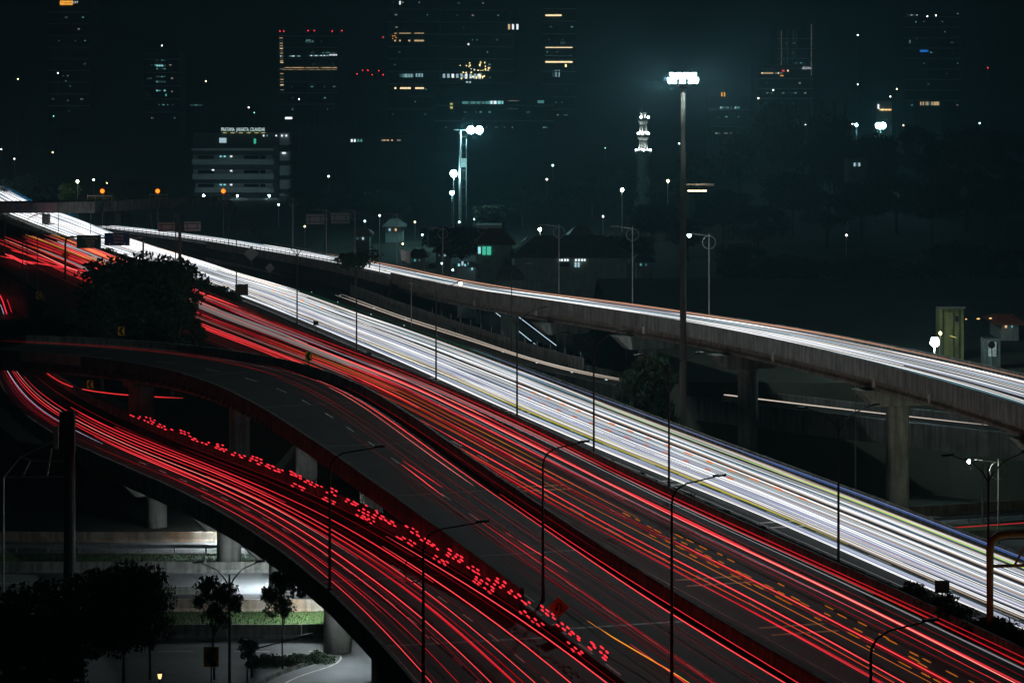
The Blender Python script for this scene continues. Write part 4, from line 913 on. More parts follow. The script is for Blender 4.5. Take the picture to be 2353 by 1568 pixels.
o = thing('banner', RO.at(RO.px(914, 1), 1) + RO.nrm(RO.px(914, 1)) * 1.5, 'tattered pale banner on a stick behind the flyover', 'banner')
MB().lathe((0, .05, 0), [(.05, 0), (.05, 3.6)], 6).build('pole', M['metal_dark'], o)
MB().add([(-.9, 0, 1.9), (.5, 0, 1.2), (.65, 0, 3.5), (-1.0, 0, 3.7), (-.2, -.15, 1.7), (-.2, -.15, 3.5)], [(0, 4, 5, 3), (4, 1, 2, 5)]).build('cloth', M['paint_white'], o)
o = thing('round_sign', Q(2278, 860, 290), 'black back of a round road sign behind the flyover', 'road sign')
MB().lathe((0, .06, -5), [(.07, 0), (.07, 8.0)], 6).build('post', M['metal_dark'], o)
MB().tube([(0, -.03, 3.3), (0, .04, 3.3)], .4, 20).build('sign_board', M['metal_dark'], o)

# yellow pipe gantry over the median
gp = med_at(2258, .45); gy = gp[1]
o = thing('pipe_gantry', gp, 'rusty yellow pipe gantry rising from the median shrubs', 'gantry', world=True)
zt = H - (1226 - HY) * gy / F
MB().tube([gp, (gp[0], gy, zt - 1.0), (gp[0] + .12, gy, zt - .4), (gp[0] + .5, gy, zt - .1), (gp[0] + 1.1, gy, zt), (gp[0] + 12.6, gy + .4, zt + .15), (gp[0] + 13.2, gy + .4, zt - .1), (gp[0] + 13.5, gy + .4, zt - .6), (gp[0] + 13.5, gy + .4, -.5)], [.26, .26, .26, .25, .24, .24, .25, .26, .26], 12).build('portal', M['yellow_pipe'], o, smooth=True)
MB().tube([(gp[0] + .2, gy, zt - 2.1), (gp[0] + 13.4, gy + .4, zt - 1.85)], .11, 8).build('lower_chord', M['yellow_pipe'], o)
for k in range(6):
    MB().tube([(gp[0] + 1.6 + k * 2, gy, zt - 2.05), (gp[0] + 2.7 + k * 2, gy + .1, zt - .1)], .08, 6).build('brace', M['yellow_pipe'], o)
MB().box((gp[0] + 3.6, gy - .1, zt + .45), (1.4, .4, .8)).build('junction_box', M['galv'], o)

# dark advertising pylon at the lower ramp
pb = P(160, 1400, GZ); o = thing('billboard_pylon', pb, 'black twin-panel advertising pylon beside the lower ramp', 'billboard', world=True)
Yp = pb[1]
MB().tube([pb, Q(160, 1010, Yp)], [.55, .45], 12).build('pole', M['metal_dark'], o)
for x0, x1, y0, y1 in ((138, 153, 946, 1040), (154, 172, 942, 1040)):
    a, c = Q(x0, y0, Yp), Q(x1, y1, Yp); MB().box(((a[0] + c[0]) / 2, Yp, (a[2] + c[2]) / 2), (c[0] - a[0], .8, a[2] - c[2])).build('panel', M['metal_dark'], o)
a, c = Q(123, 978, Yp + 2), Q(134, 1030, Yp + 2); MB().box(((a[0] + c[0]) / 2, Yp + 2, (a[2] + c[2]) / 2), (c[0] - a[0], .15, a[2] - c[2])).build('side_panel', M['white_panel'], o)
o = thing('truss_frame', P(80, 1420, GZ), 'dim slanting steel truss in the dark beside the pylon', 'truss', world=True)
TP = [Q(x, y, Yp + 3) for x, y in ((8, 1095), (48, 1048), (140, 1005), (70, 1056), (52, 1092), (118, 1030), (108, 1092), (150, 1058), (10, 1095), (150, 1094), (8, 1400))]
for i, j in ((0, 1), (1, 2), (1, 3), (3, 4), (5, 6), (3, 7), (8, 9), (0, 10)): MB().tube([TP[i], TP[j]], .09, 5).build('member', M['galv'], o)

# ------------------------------------------------------------------ road bridge and footbridge at the far end
Yb = 577.0
o = thing('road_bridge', P(106, 525, 0), 'concrete road bridge with a faded painted mural crossing both carriageways', 'bridge', world=True)
MB().hexa([Q(-90, 490, Yb), Q(218, 489, Yb), Q(218, 489, Yb) + np.array([2, 9, 0]), Q(-90, 490, Yb) + np.array([2, 9, 0]), Q(-90, 468, Yb), Q(218, 463, Yb), Q(218, 463, Yb) + np.array([2, 9, 0]), Q(-90, 468, Yb) + np.array([2, 9, 0])]).build('deck', M['concrete_dark'], o)
MB().hexa([Q(-90, 488, Yb - .05), Q(130, 487.5, Yb - .05), Q(130, 487.5, Yb), Q(-90, 488, Yb), Q(-90, 469, Yb - .05), Q(130, 466, Yb - .05), Q(130, 466, Yb), Q(-90, 469, Yb)]).build('mural', M['mural'], o)
for x in (20, 80): MB().tube([Q(x, 477, Yb - .1), Q(x + 0.1, 477, Yb - .2)], .8, 14).build('mural_disc', M['facade'], o)
MB().hexa([Q(218, 488, Yb + 4), Q(500, 470, Yb + 18), Q(500, 470, Yb + 26), Q(218, 488, Yb + 13), Q(218, 463, Yb + 4), Q(500, 451, Yb + 18), Q(500, 451, Yb + 26), Q(218, 463, Yb + 13)]).build('deck', M['concrete_dark'], o)
for x, yb in ((106, 526), (272, 540), (345, 545), (405, 540)):
    a = Q(x, 487, Yb + (2 if x < 200 else 8)); MB().box((a[0], a[1], (a[2] - 3.2) / 2 - 0.4), (1.6 if x < 200 else 1.0, 1.6, a[2] + 3.2)).build('pier', M['concrete_dark'], o)
o = thing('footbridge', Q(400, 480, 600), 'roofed footbridge with orange-lit landings and a stair going down', 'footbridge', world=True)
Yf = 600.0
MB().hexa([Q(330, 471, Yf), Q(532, 464, Yf), Q(532, 464, Yf + 2.5), Q(330, 471, Yf + 2.5), Q(330, 466, Yf), Q(532, 460, Yf), Q(532, 460, Yf + 2.5), Q(330, 466, Yf + 2.5)]).build('walkway', M['concrete_dark'], o)
for x0, x1, y in ((343, 386, 446), (497, 528, 446), (200, 258, 449)):
    MB().hexa([Q(x0, y + 2, Yf - .2), Q(x1, y + 2, Yf - .2), Q(x1, y + 2, Yf + 2.7), Q(x0, y + 2, Yf + 2.7), Q(x0, y, Yf - .2), Q(x1, y, Yf - .2), Q(x1, y, Yf + 2.7), Q(x0, y, Yf + 2.7)]).build('roof', M['paint_white'], o)
    for x in np.linspace(x0 + 1, x1 - 1, 4): MB().box((*(Q(x, 456, Yf)[:2]), Q(x, 456, Yf)[2]), (.15, .15, 2.0)).build('railing_post', M['yellow_pipe'], o)
    MB().tube([Q(x0, 455, Yf), Q(x1, 455, Yf)], .06, 5).build('railing', M['yellow_pipe'], o)
MB().hexa([Q(520, 468, Yf), Q(534, 462, Yf), Q(534, 462, Yf + 2), Q(520, 468, Yf + 2), Q(600, 560, Yf), Q(612, 560, Yf), Q(612, 560, Yf + 2), Q(600, 560, Yf + 2)]).build('stair', M['concrete_dark'], o)

# ------------------------------------------------------------------ buildings
def block(name, label, x0, x1, ytop, Y, depth, m='facade', cat='building', base=GZ):
    a, c = Q(x0, ytop, Y), Q(x1, ytop, Y)
    o = thing(name, ((a[0] + c[0]) / 2, Y, base), label, cat, world=True)
    MB().hexa([(a[0], Y, base), (c[0], Y, base), (c[0], Y + depth, base), (a[0], Y + depth, base), (a[0], Y, a[2]), (c[0], Y, a[2]), (c[0], Y + depth, a[2]), (a[0], Y + depth, a[2])]).build('wall', M[m], o)
    return o
WN = {'teal': ((.25, .8, .8), .35), 'teal_b': ((.35, .9, .95), 1.0), 'warm': ((1, .68, .34), .9), 'warm_b': ((1, .78, .42), 2.0), 'cool': ((.6, .88, 1), .7), 'white': ((.85, .95, 1), 1.5), 'yel': ((.8, .8, .25), .7), 'gold': ((1, .85, .3), 3.0), 'dim': ((.3, .6, .65), .12), 'green': ((.1, .9, .6), .6), 'blue': ((.02, .25, .9), .8), 'amber': ((1, .42, .05), 1.5), 'red': ((1, .05, .08), 1.2), 'dot': ((.8, .75, .65), .35)}
WMESH = {}
def win(o, x0, y0, x1, y1, Y, k, proud=.25, name='window'):
    a, c = Q(x0, y0, Y), Q(x1, y1, Y); w, h = round(c[0] - a[0], 2), round(a[2] - c[2], 2)
    key = (w, h, k)
    if key not in WMESH: WMESH[key] = MB().box((0, 0, 0), (w, .2, h)).mesh('window', emat(*WN[k]))
    return link(name, WMESH[key], o, ((a[0] + c[0]) / 2, Y - proud + .12, (a[2] + c[2]) / 2))
def row(o, x0, x1, y, h, Y, k, n, fill=.75, p=1.0, seed=0):
    r = random.Random(seed * 31 + int(x0) + int(y)); s = (x1 - x0) / n
    ks = k if isinstance(k, (list, tuple)) else [k]
    for i in range(n):
        if r.random() < p: win(o, x0 + i * s, y, x0 + i * s + s * fill, y + h, Y, r.choice(ks))

# office with stacked balconies
Yk = 880.0
o = block('office_building', 'pale office block with stacked balconies and a lit name on its roof', 444, 640, 304, Yk, 22, 'facade')
for y0, y1, x0, x1 in ((337, 346, 440, 628), (356, 378, 441, 628), (389, 412, 442, 628), (421, 442, 448, 628)):
    a, c = Q(x0, y0 + (y1 - y0) * .45, Yk - 2.2), Q(x1, y1, Yk - 2.2)
    MB().box(((a[0] + c[0]) / 2, Yk - 1.2, (a[2] + c[2]) / 2), (c[0] - a[0], 2.4, a[2] - c[2])).build('balcony', M['facade_pale'], o)
    if y1 - y0 > 12:
        a, c = Q(x0 + 2, y0, Yk), Q(x1 - 2, y1 - 4, Yk); MB().box(((a[0] + c[0]) / 2, Yk - .12, (a[2] + c[2]) / 2), (c[0] - a[0], .24, a[2] - c[2])).build('floor_wall', M['facade_pale'], o)
        for wx0, wx1 in ((455, 492), (560, 595), (597, 610)):
            a, c = Q(wx0, y0 + 1, Yk), Q(wx1, y1 - 9, Yk); MB().box(((a[0] + c[0]) / 2, Yk - .3, (a[2] + c[2]) / 2), (c[0] - a[0], .16, a[2] - c[2])).build('dark_window', M['glass_dark'], o)
        for wx in (505, 514, 529) if y0 != 389 else (529, ): win(o, wx, y0 + 2, wx + 4.5, y0 + 4.5, Yk, 'white' if wx == 529 else 'teal_b', .4)
for y0, y1 in ((306, 333), (349, 369), (381, 403), (413, 434), (445, 454)):
    a, c = Q(642, y0, Yk - 1), Q(664, y1, Yk - 1); MB().box(((a[0] + c[0]) / 2, Yk + 3, (a[2] + c[2]) / 2), (c[0] - a[0], 8, a[2] - c[2])).build('stair_tower', M['facade_pale'], o)
a, c = Q(641, 306, Yk), Q(662, 470, Yk); MB().box(((a[0] + c[0]) / 2, Yk + 6, (a[2] + c[2]) / 2), (c[0] - a[0], 8, a[2] - c[2])).build('stair_core', M['facade'], o)
for x in (604, 612, 633, 646, 656): win(o, x, 310, x + 3.2, 313.5, Yk - 1.2, 'white' if x != 612 else 'teal')
win(o, 504, 317, 520, 328, Yk, 'cool', .3); win(o, 583, 319, 588, 330, Yk, 'green', .3); win(o, 648, 350, 656, 353, Yk - 1.2, 'white')
for x, y in ((461, 403), (480, 402), (468, 434)): win(o, x, y, x + 2, y + 2, Yk, 'red', .45)
win(o, 487, 389, 492, 392, Yk, 'white', .45)
for wd, x in (('PRATAMA', 523.5), ('JAKARTA,', 558), ('CILANDAK', 592)):
    c = Q(x, 298, Yk); letters(wd, 1.75, emat((.75, 1, .97), 1.0), o, (c[0], Yk - .4, c[2]), .58)
for x in (512, 530, 549, 567, 585, 600): win(o, x, 304.5, x + 9, 306, Yk, 'yel', .4, 'sign_light')
win(o, 655, 269, 671, 274, 900, 'white', .3, 'roof_sign')

for x in (468, 545, 618):  # lamps added here to brighten the balcony bands
    p = Q(x, 455, 866); flood(x, 130 + (H - GZ - .9) * F / 866, 866, 'added low white lamp brightening the balconies of the office block', .26, ((.6, .95, 1), 260.0), cat='lamp', group='added low lamps before the office block', pr=.06)
T1 = 1750.0
o = block('tower_block', 'slab tower with a ladder of lit floors at one edge and red roof beacons', 640, 776, 76, T1, 40)
for i, y in enumerate((82, 87, 93, 99, 105, 111, 117, 122, 129, 134, 139, 143, 158, 169, 176, 182, 188, 195, 206)):
    win(o, 641.5 + .15 * i, y, 649 + .15 * i, y + 1.3, T1, ('dot', 'warm', 'dim', 'warm', 'warm', 'warm_b')[i % 6])
row(o, 643, 690, 128, 2.4, T1, ['cool', 'teal', 'white'], 11, .8, .85, 1); row(o, 710, 755, 127, 2.2, T1, ['teal', 'cool', 'white'], 12, .8, .9, 2); row(o, 757, 775, 125, 3, T1, ['white', 'cool'], 5, .7, .7, 3); row(o, 740, 775, 121, 1.6, T1, ['teal', 'dim'], 7, .6, .7, 4)
row(o, 652, 774, 155, 1.5, T1, ['warm', 'warm', 'dot'], 26, .9, .85, 5); row(o, 650, 774, 160, 2.0, T1, ['warm', 'warm_b', 'warm'], 22, .95, .95, 6)
row(o, 702, 724, 96, 1.6, T1, ['dim', 'teal'], 5, .6, .9, 7); row(o, 704, 714, 92, 1.6, T1, 'teal_b', 3, .6, 1, 8)
o = block('tower_block', 'dim tower with teal-lit stair windows', 330, 412, 120, 1500, 30)
for y in (137, 149, 157, 175, 186, 196, 207): row(o, 359, 382, y, 4.0 if y in (149, 186) else 2.6, 1500, ['teal', 'dim', 'teal_b'] if y in (149, 207) else ['teal', 'dim'], 4, .7, .8, y)
win(o, 380, 216, 383, 221, 1500, 'green'); row(o, 437, 466, 240, 3.2, 1400, ['teal', 'dim'], 5, .6, .9, 4)
o = block('tower_block', 'dark tower topped by a lit yellow sign', 112, 205, 0, 1700, 40)
win(o, 138, 2, 167, 12, 1700, 'amber', .3, 'roof_sign')
c = Q(153, 7, 1700); letters('Trakindo', 1.9, M['sign_black'], o, (c[0], 1700 - .5, c[2]), 1.05)
c = Q(173, 6, 1700); letters('CAT', 1.9, emat((.9, .95, 1), 1.2), o, (c[0], 1700 - .3, c[2]), 1.0)
for x, y in ((150, 185), (155, 230), (160, 197)): win(o, x, y, x + 2, y + 2, 1700, 'teal')
o = block('tower_block', 'broad dark tower with broken warm window bands', 893, 1010, -20, 1600, 45)
for y, segs, k in ((76, ((906, 912), (917, 944), (952, 974)), 'warm'), (92, ((906, 910), (917, 921), (938, 943), (952, 974)), 'warm'), (201, ((906, 911), (919, 944), (954, 974)), 'warm_b')):
    for a, c in segs: row(o, a, c, y, 3.5, 1600, [k], max(1, int((c - a) / 3.2)), .85, 1, y)
row(o, 918, 950, 170, 8, 1600, ['dim', 'teal', 'cool'], 11, .75, .9, 9); row(o, 955, 972, 169, 8, 1600, ['cool', 'teal'], 5, .75, .9, 10)
for x, y in ((889, 82), (894, 82), (897, 86), (889, 88)): win(o, x + 12, y, x + 14, y + 2, 1600, 'amber')
win(o, 917, 3, 920.5, 11, 1600, 'white')
o = block('tower_block', 'broad dark tower with a golden cluster of lit windows', 1012, 1180, -30, 1620, 40)
for i in range(14): win(o, 983 + 34 + i * 10.2, 170, 983 + 34 + i * 10.2 + 5.5, 179 if i < 5 else 181, 1620, ('cool', 'cool', 'white')[i % 3]) if i < 9 else None
for i in range(46):
    x = RNG.gauss(1098, 16); y = RNG.uniform(142, 181); win(o, x, y, x + RNG.uniform(1.4, 3), y + RNG.uniform(1.4, 5), 1620, RNG.choice(('gold', 'gold', 'warm_b', 'dot', 'white')), .25 + i * .006)
for x in (1167, 1176, 1186): win(o, x, 57, x + 4.5, 69, 1600, 'white' if x > 1170 else 'warm', 21)
win(o, 1074, 100, 1078, 104, 1620, 'white'); row(o, 1070, 1084, 187, 6, 1620, ['cool', 'white'], 2, .7, 1, 3)
o = block('tower_block', 'tower with long warm horizontal window bands', 1246, 1322, -10, 1580, 40)
for y, a, c in ((34, 1253, 1290), (107, 1253, 1315), (141, 1253, 1315)): row(o, a, c, y, 3.4, 1580, ['warm_b'], int((c - a) / 2.6), .9, 1, y)
row(o, 1253, 1315, 127, 1.4, 1580, ['dim'], 20, .8, .8, 2); win(o, 1298, 148, 1301, 154, 1580, 'gold')
row(o, 1269, 1287, 161, 16, 1580, ['cool', 'dim'], 5, .5, .8, 12); row(o, 1205, 1235, 151, 3, 1580, ['teal', 'dim'], 4, .5, .9, 13) if False else None
row(o, 1288, 1300, 96, 5, 1580, ['dim'], 4, .5, .9, 14)
o = block('low_block', 'wide low office block with one teal-lit storey behind the floodlights', 1000, 1270, 222, 1300, 40)
row(o, 1062, 1122, 233, 6, 1300, ['teal', 'dim'], 18, .9, 1, 1); row(o, 1122, 1156, 232, 7, 1300, ['teal_b', 'white', 'teal'], 11, .9, 1, 2)
row(o, 1164, 1195, 231, 1.2, 1300, ['dim', 'dot'], 5, .8, .9, 3); row(o, 1235, 1250, 231, 6, 1300, ['teal'], 4, .8, .9, 4); row(o, 1163, 1190, 250, 1.2, 1300, ['dim'], 4, .8, .9, 5)
win(o, 1034, 237, 1040, 250, 1300, 'yel'); row(o, 1190, 1205, 150, 2.5, 1299, 'dim', 1, .1, 0)
o = block('low_block', 'dark low building with a few cyan windows beside the office block', 795, 935, 312, 1000, 30)
for x, k in ((806, 'white'), (813, 'white'), (821, 'teal'), (828, 'teal')): win(o, x, 320, x + 4, 326, 1000, k)
row(o, 876, 921, 321, 2.6, 1000, ['warm', 'dot', 'warm'], 10, .8, .8, 4)
o = block('twin_tower', 'hazy twin tower outlined by vertical dotted light strings', 1785, 1868, 62, 2000, 40)
for x in (1794, 1808, 1821, 1828): 
    for y in np.arange(72, 150 if x > 1800 else 152, 3.6): win(o, x, y, x + 1.2, y + 1.3, 2000, 'dim' if x > 1800 else 'dot')
for y in np.arange(56, 174, 3.4): win(o, 1863, y, 1864.3, y + 1.4, 2000, 'dot')
o = block('shopping_mall', 'far mall with warm shop fronts and a small white name sign', 1742, 1862, 150, 1990, 60)
c = Q(1852, 157, 1990); letters('ÆON', 2.6, emat((.85, .95, 1), 1.0), o, (c[0], 1989, c[2]), 1.1)
row(o, 1749, 1790, 167, 2.6, 1990, ['warm', 'warm_b', 'dot'], 12, .85, .9, 2); row(o, 1792, 1800, 173, 2.2, 1990, ['amber'], 2, .8, 1, 3)
for x in (1796, 1799, 1808): win(o, x, 161, x + 3, 164.5, 1990, 'red' if x < 1805 else 'warm_b')
row(o, 1864, 1892, 151, 1.4, 1990, 'dim', 6, .7, .9, 4)
o = block('tower_block', 'dark far tower with a small blue sign and white roof lights', 2078, 2206, 26, 1900, 40)
win(o, 2113, 115, 2132, 120, 1900, 'blue', .25, 'roof_sign'); row(o, 2086, 2110, 34, 2.2, 1900, ['cool', 'dim'], 4, .6, 1, 2)
for x, y in ((2089, 93), (2104, 87), (2103, 50), (2199, 31), (2137, 120)): win(o, x, y, x + 1.6, y + 1.6, 1900, 'teal_b')
o = block('small_block', 'small lit rooftop hut with an orange strip above the far sports ground', 2014, 2048, 233, 1100, 12, 'facade_pale')
row(o, 2020, 2048, 251, 2.5, 1100, ['amber', 'warm_b'], 8, .9, 1, 1); win(o, 2016, 240, 2019, 250, 1100, 'white')
o = block('small_block', 'far warm-lit pavilion behind the trees', 2110, 2162, 232, 1150, 12)
row(o, 2114, 2160, 234, 8, 1150, ['warm', 'dot', 'warm', 'dim'], 16, .6, .9, 3)
o = block('small_block', 'dim block with cyan light strips behind the floodlit mast', 1630, 1720, 222, 1200, 20)
row(o, 1650, 1700, 245, 5, 1200, ['teal', 'dim', 'cool'], 12, .6, .7, 3); win(o, 1657, 212, 1659, 222, 1200, 'amber'); win(o, 1663, 212, 1665, 222, 1200, 'amber')
o = block('small_house', 'dark hut with two pale curtained windows', 1950, 1990, 366, 700, 10); row(o, 1961, 1977, 374, 8, 700, ['cool', 'dim'], 3, .7, 1, 5)
o = thing('canopy', Q(1606, 424, 700), 'thin warm-lit canopy roof behind the tall mast', 'canopy', world=True)
MB().hexa([Q(1574, 425, 700), Q(1640, 427, 700), Q(1640, 427, 704), Q(1574, 425, 704), Q(1574, 422, 700), Q(1642, 421, 700), Q(1642, 421, 704), Q(1574, 422, 704)]).build('roof', M['paint_white'], o)
for x in (1580, 1606, 1632): MB().tube([Q(x, 425, 702), np.array([Q(x, 425, 702)[0], 702, GZ])], .12, 6).build('post', M['metal_dark'], o)
p = Q(1600, 427, 701); MB().box((p[0], p[1] - 2.5, p[2] - 1.2), (5, .15, .2)).build('light_strip', emat((1, .75, .5), 14), o)

DR = random.Random(77)
for ob in [q for q in COL.objects if q.parent is None and q.get('category') == 'building']:
    w_ = next((q for q in ob.children if q.name.startswith('wall')), None)
    if w_ is None: continue
    xs = [v.co[0] for v in w_.data.vertices]; zs = [v.co[2] for v in w_.data.vertices]; Yq = ob.location[1]
    if Yq < 1200: continue
    X0, X1, Z0, Z1 = min(xs), max(xs), max(min(zs), 0), max(zs)
    for fz in np.arange(Z0 + 6, Z1 - 2, 7.6):
        MB().box(((X0 + X1) / 2, Yq - .2, fz), (X1 - X0 + .6, .5, .7)).build('floor_slab', M['facade_pale'], ob)
    for _ in range(16):
        X, Z = DR.uniform(X0 + 2, X1 - 2), Z0 + 7.6 * DR.randint(0, max(1, int((Z1 - Z0) / 7.6) - 1)) + 3
        x_, y_ = CX + F * X / Yq, HY + (H - Z) * F / Yq
        win(ob, x_, y_, x_ + DR.choice((2, 3, 5)), y_ + 2.4, Yq, DR.choice(('dim', 'dim', 'dim', 'teal', 'dot')), .45)
# minaret
Ym = 760.0; c = Q(1477, 440, Ym)
mn = thing('minaret', (c[0], Ym, GZ), 'white floodlit minaret with three galleries rising from dark trees', 'minaret')
zz = lambda y: H - (y - HY) * Ym / F - GZ
s = Ym / F
MB().lathe((0, 0, 0), [(20 * s, 0), (20 * s, zz(415)), (14 * s, zz(405)), (13 * s, zz(380)), (18 * s, zz(352))], 8).build('base_tower', M['plaster'], mn)
MB().lathe((0, 0, 0), [(18 * s, zz(351.8)), (18 * s, zz(346)), (17 * s, zz(346))], 8).build('gallery', M['plaster'], mn)
MB().lathe((0, 0, 0), [(10.5 * s, zz(346.5)), (9.5 * s, zz(322)), (13 * s, zz(316))], 12).build('shaft', M['paint_white'], mn)
MB().lathe((0, 0, 0), [(14.5 * s, zz(315.8)), (14.5 * s, zz(308))], 12).build('gallery', M['plaster'], mn)
MB().lathe((0, 0, 0), [(9.5 * s, zz(308.5)), (8.5 * s, zz(286)), (12 * s, zz(278.5))], 12).build('shaft', M['paint_white'], mn)
MB().lathe((0, 0, 0), [(13 * s, zz(278.3)), (13 * s, zz(271))], 12).build('gallery', M['plaster'], mn)
for k in range(6):
    t = k * math.pi / 3; MB().lathe((5.5 * s * math.cos(t), 5.5 * s * math.sin(t), 0), [(1.1 * s, zz(271.5)), (1.1 * s, zz(259))], 6).build('lantern_column', M['paint_white'], mn)
MB().lathe((0, 0, 0), [(8 * s, zz(259.2)), (8 * s, zz(257)), (5 * s, zz(252)), (.5 * s, zz(240))], 10).build('cap', M['facade'], mn)
for x in (-3, 0, 3): MB().box((x * s * 1.2, -9.0 * s, (zz(292) + zz(304)) / 2), (1.3 * s, .3, 11 * s)).build('slot_window', M['glass_dark'], mn)
MB().box((0, -10.2 * s, zz(342)), (2.6 * s, .5, 7 * s)).build('door', M['glass_dark'], mn)
for x, y, r in ((-16, 344.5, 16.5), (16, 344.5, 16.5), (0, 344.0, 16), (-11, 306.5, 13.2), (12, 306.5, 13.2), (-2, 306.5, 13.2), (12, 269.5, 11.5), (-5, 269.5, 11.5)):
    q = (x * s, -math.sqrt(max(0, r * r - x * x)) * s, zz(y)); link('gallery_lamp', ball(.28, ((.9, .97, 1), 70.0)), mn, q)

# raised bank behind the flyover
bx = list(np.linspace(14, 330, 20)); vs, fs = [], []
for X in bx:
    d = max(0.0, X - 45) * -.55
    for Yq, z in ((281 + d, GZ - .1), (289 + d, 2.0 + .2 * math.sin(X / 5)), (360, 2.2), (430, 1.5), (470, GZ - .1)): vs.append((X, max(Yq, 200 + Yq * .05), z))
for i in range(len(bx) - 1):
    for k in range(4): fs.append((5 * i + k, 5 * i + 5 + k, 5 * i + 6 + k, 5 * i + 1 + k))
MB().add(vs, fs).build('hillside', M['soil'], kind='structure')

# houses in front of the flyover
def house(name, label, x0, x1, yeave, yridge, Y, depth, mw, mr, base=GZ, over=.8):
    a, c = Q(x0, yeave, Y), Q(x1, yeave, Y); zr = Q(x0, yridge, Y)[2]
    o = thing(name, ((a[0] + c[0]) / 2, Y, base), label, 'house', world=True)
    MB().hexa([(a[0], Y, base), (c[0], Y, base), (c[0], Y + depth, base), (a[0], Y + depth, base), (a[0], Y, a[2]), (c[0], Y, a[2]), (c[0], Y + depth, a[2]), (a[0], Y + depth, a[2])]).build('wall', M[mw], o)
    h = min(depth / 2, (c[0] - a[0]) / 2) * .8; e = a[2] + .02
    x_0, x_1, y0, y1 = a[0] - over, c[0] + over, Y - over, Y + depth + over
    v = [(x_0, y0, e), (x_1, y0, e), (x_1, y1, e), (x_0, y1, e), (x_0 + h, (y0 + y1) / 2, zr), (x_1 - h, (y0 + y1) / 2, zr), (x_0, y0, e - .18), (x_1, y0, e - .18), (x_1, y1, e - .18), (x_0, y1, e - .18)]
    MB().add(v, [(0, 1, 5, 4), (1, 2, 5), (2, 3, 4, 5), (3, 0, 4), (6, 7, 1, 0), (7, 8, 2, 1), (8, 9, 3, 2), (9, 6, 0, 3), (9, 8, 7, 6)]).build('roof', M[mr], o)
    return o
o = house('long_house', 'long low house with a dark hipped roof and small lit panes', 1182, 1440, 590, 545, 480, 12, 'plaster', 'roof_grey')
for x in (1283, 1289, 1296, 1302, 1321, 1328, 1335, 1341): win(o, x, 595, x + 3.6, 599, 480, 'white', .3)
for x in (1320, 1327): win(o, x, 602, x + 4, 613, 480, 'cool', .3)
a, c = Q(1284, 602, 480), Q(1308, 612, 480); MB().box(((a[0] + c[0]) / 2, 479.8, (a[2] + c[2]) / 2), (c[0] - a[0], .3, a[2] - c[2])).build('dark_window', M['glass_dark'], o)
o = house('small_house', 'small house with a red tiled roof and a green-lit room', 1098, 1176, 560, 528, 500, 9, 'plaster', 'roof_tile')
win(o, 1108, 566, 1128, 585, 500, 'green', .3); win(o, 1098, 567, 1104, 582, 500, 'teal_b', .3)
for x in (1106, 1117, 1129): a = Q(x, 576, 500); MB().box((a[0], 499.5, a[2]), (.16, .1, 1.8)).build('window_frame', M['paint_white'], o)
o = block('white_house', 'flat-roofed white house block under the trees', 1093, 1152, 518, 560, 8, 'facade_pale', 'house')
a, c = Q(1108, 526, 560), Q(1117, 537, 560); MB().box(((a[0] + c[0]) / 2, 559.8, (a[2] + c[2]) / 2), (c[0] - a[0], .3, a[2] - c[2])).build('dark_window', M['glass_dark'], o)
o = house('small_house', 'grey metal-roofed shed on the slope above the long house', 1310, 1362, 545, 522, 560, 9, 'plaster', 'sign_back')
o = house('small_house', 'little gabled hut close behind the flyover', 1150, 1192, 640, 612, 420, 5, 'plaster', 'roof_grey')
o = house('market_stall', 'lit jumble of market stalls beside the flyover', 1050, 1092, 612, 603, 470, 4, 'facade_pale', 'sign_back')
for x, y in ((1052, 605), (1060, 600), (1067, 606), (1074, 602), (1083, 611)): win(o, x, y, x + RNG.uniform(2, 5), y + RNG.uniform(3, 9), 470, RNG.choice(('cool', 'teal', 'teal_b')), .5, 'lit_panel')
o = thing('flag', Q(1054, 545, 560), 'drooping red and white flag on a leaning pole by the white house', 'flag', world=True)
MB().tube([Q(1056, 560, 558), Q(1047, 508, 558)], .08, 6).build('pole', M['metal_dark'], o)
MB().add([Q(1047, 509, 558), Q(1059, 515, 558.3), Q(1061, 530, 558), Q(1050, 532, 557.7)], [(0, 1, 2, 3)]).build('cloth', M['paint_white'], o)
o = block('yellow_house', 'mustard yellow house wall lit by a warm lamp behind the flyover', 2157, 2214, 708, 310, 2.5, 'wall_yellow', 'house', 2.0)
a, c = Q(2157, 706, 309.6), Q(2214, 709, 309.6); MB().box(((a[0] + c[0]) / 2, 309.5, a[2]), (c[0] - a[0] + .3, .6, .25)).build('roof_edge', M['roof_grey'], o)
for x in (2166, 2190, 2204):
    a = Q(x, 745, 309.9); MB().tube([(a[0], 309.85, 2.0), (a[0], 309.85, Q(x, 712, 310)[2])], .05, 6).build('drain_pipe', M['metal_dark'], o)
a, c = Q(2194, 726, 309.9), Q(2201, 738, 309.9); MB().box(((a[0] + c[0]) / 2, 309.9, (a[2] + c[2]) / 2), (c[0] - a[0], .3, a[2] - c[2])).build('dark_window', M['glass_dark'], o)
flood(2160, 765, 307, 'small warm wall lamp at the corner of the mustard house', .16, ((1, .85, .3), 45.0), cat='lamp', name='wall_lamp', foot=2.0)
free_trail([Q(x, y, 307) for x, y in ((2164, 766), (2180, 770), (2195, 775), (2214, 780))], .1, ((1, .85, .3), .6), 'thin yellow light strip along the foot of the mustard house', 'light strips')
for i, (x0, x1, y) in enumerate(((2214, 2224, 733), (2236, 2258, 732), (2266, 2284, 731))): free_trail([Q(x0, y, 330), Q((x0 + x1) / 2, y - 1, 330), Q(x1, y, 330)], .16, ((1, .6, .2), 1.6), 'short orange light strip on the terrace beside the mustard house', 'orange light strips')
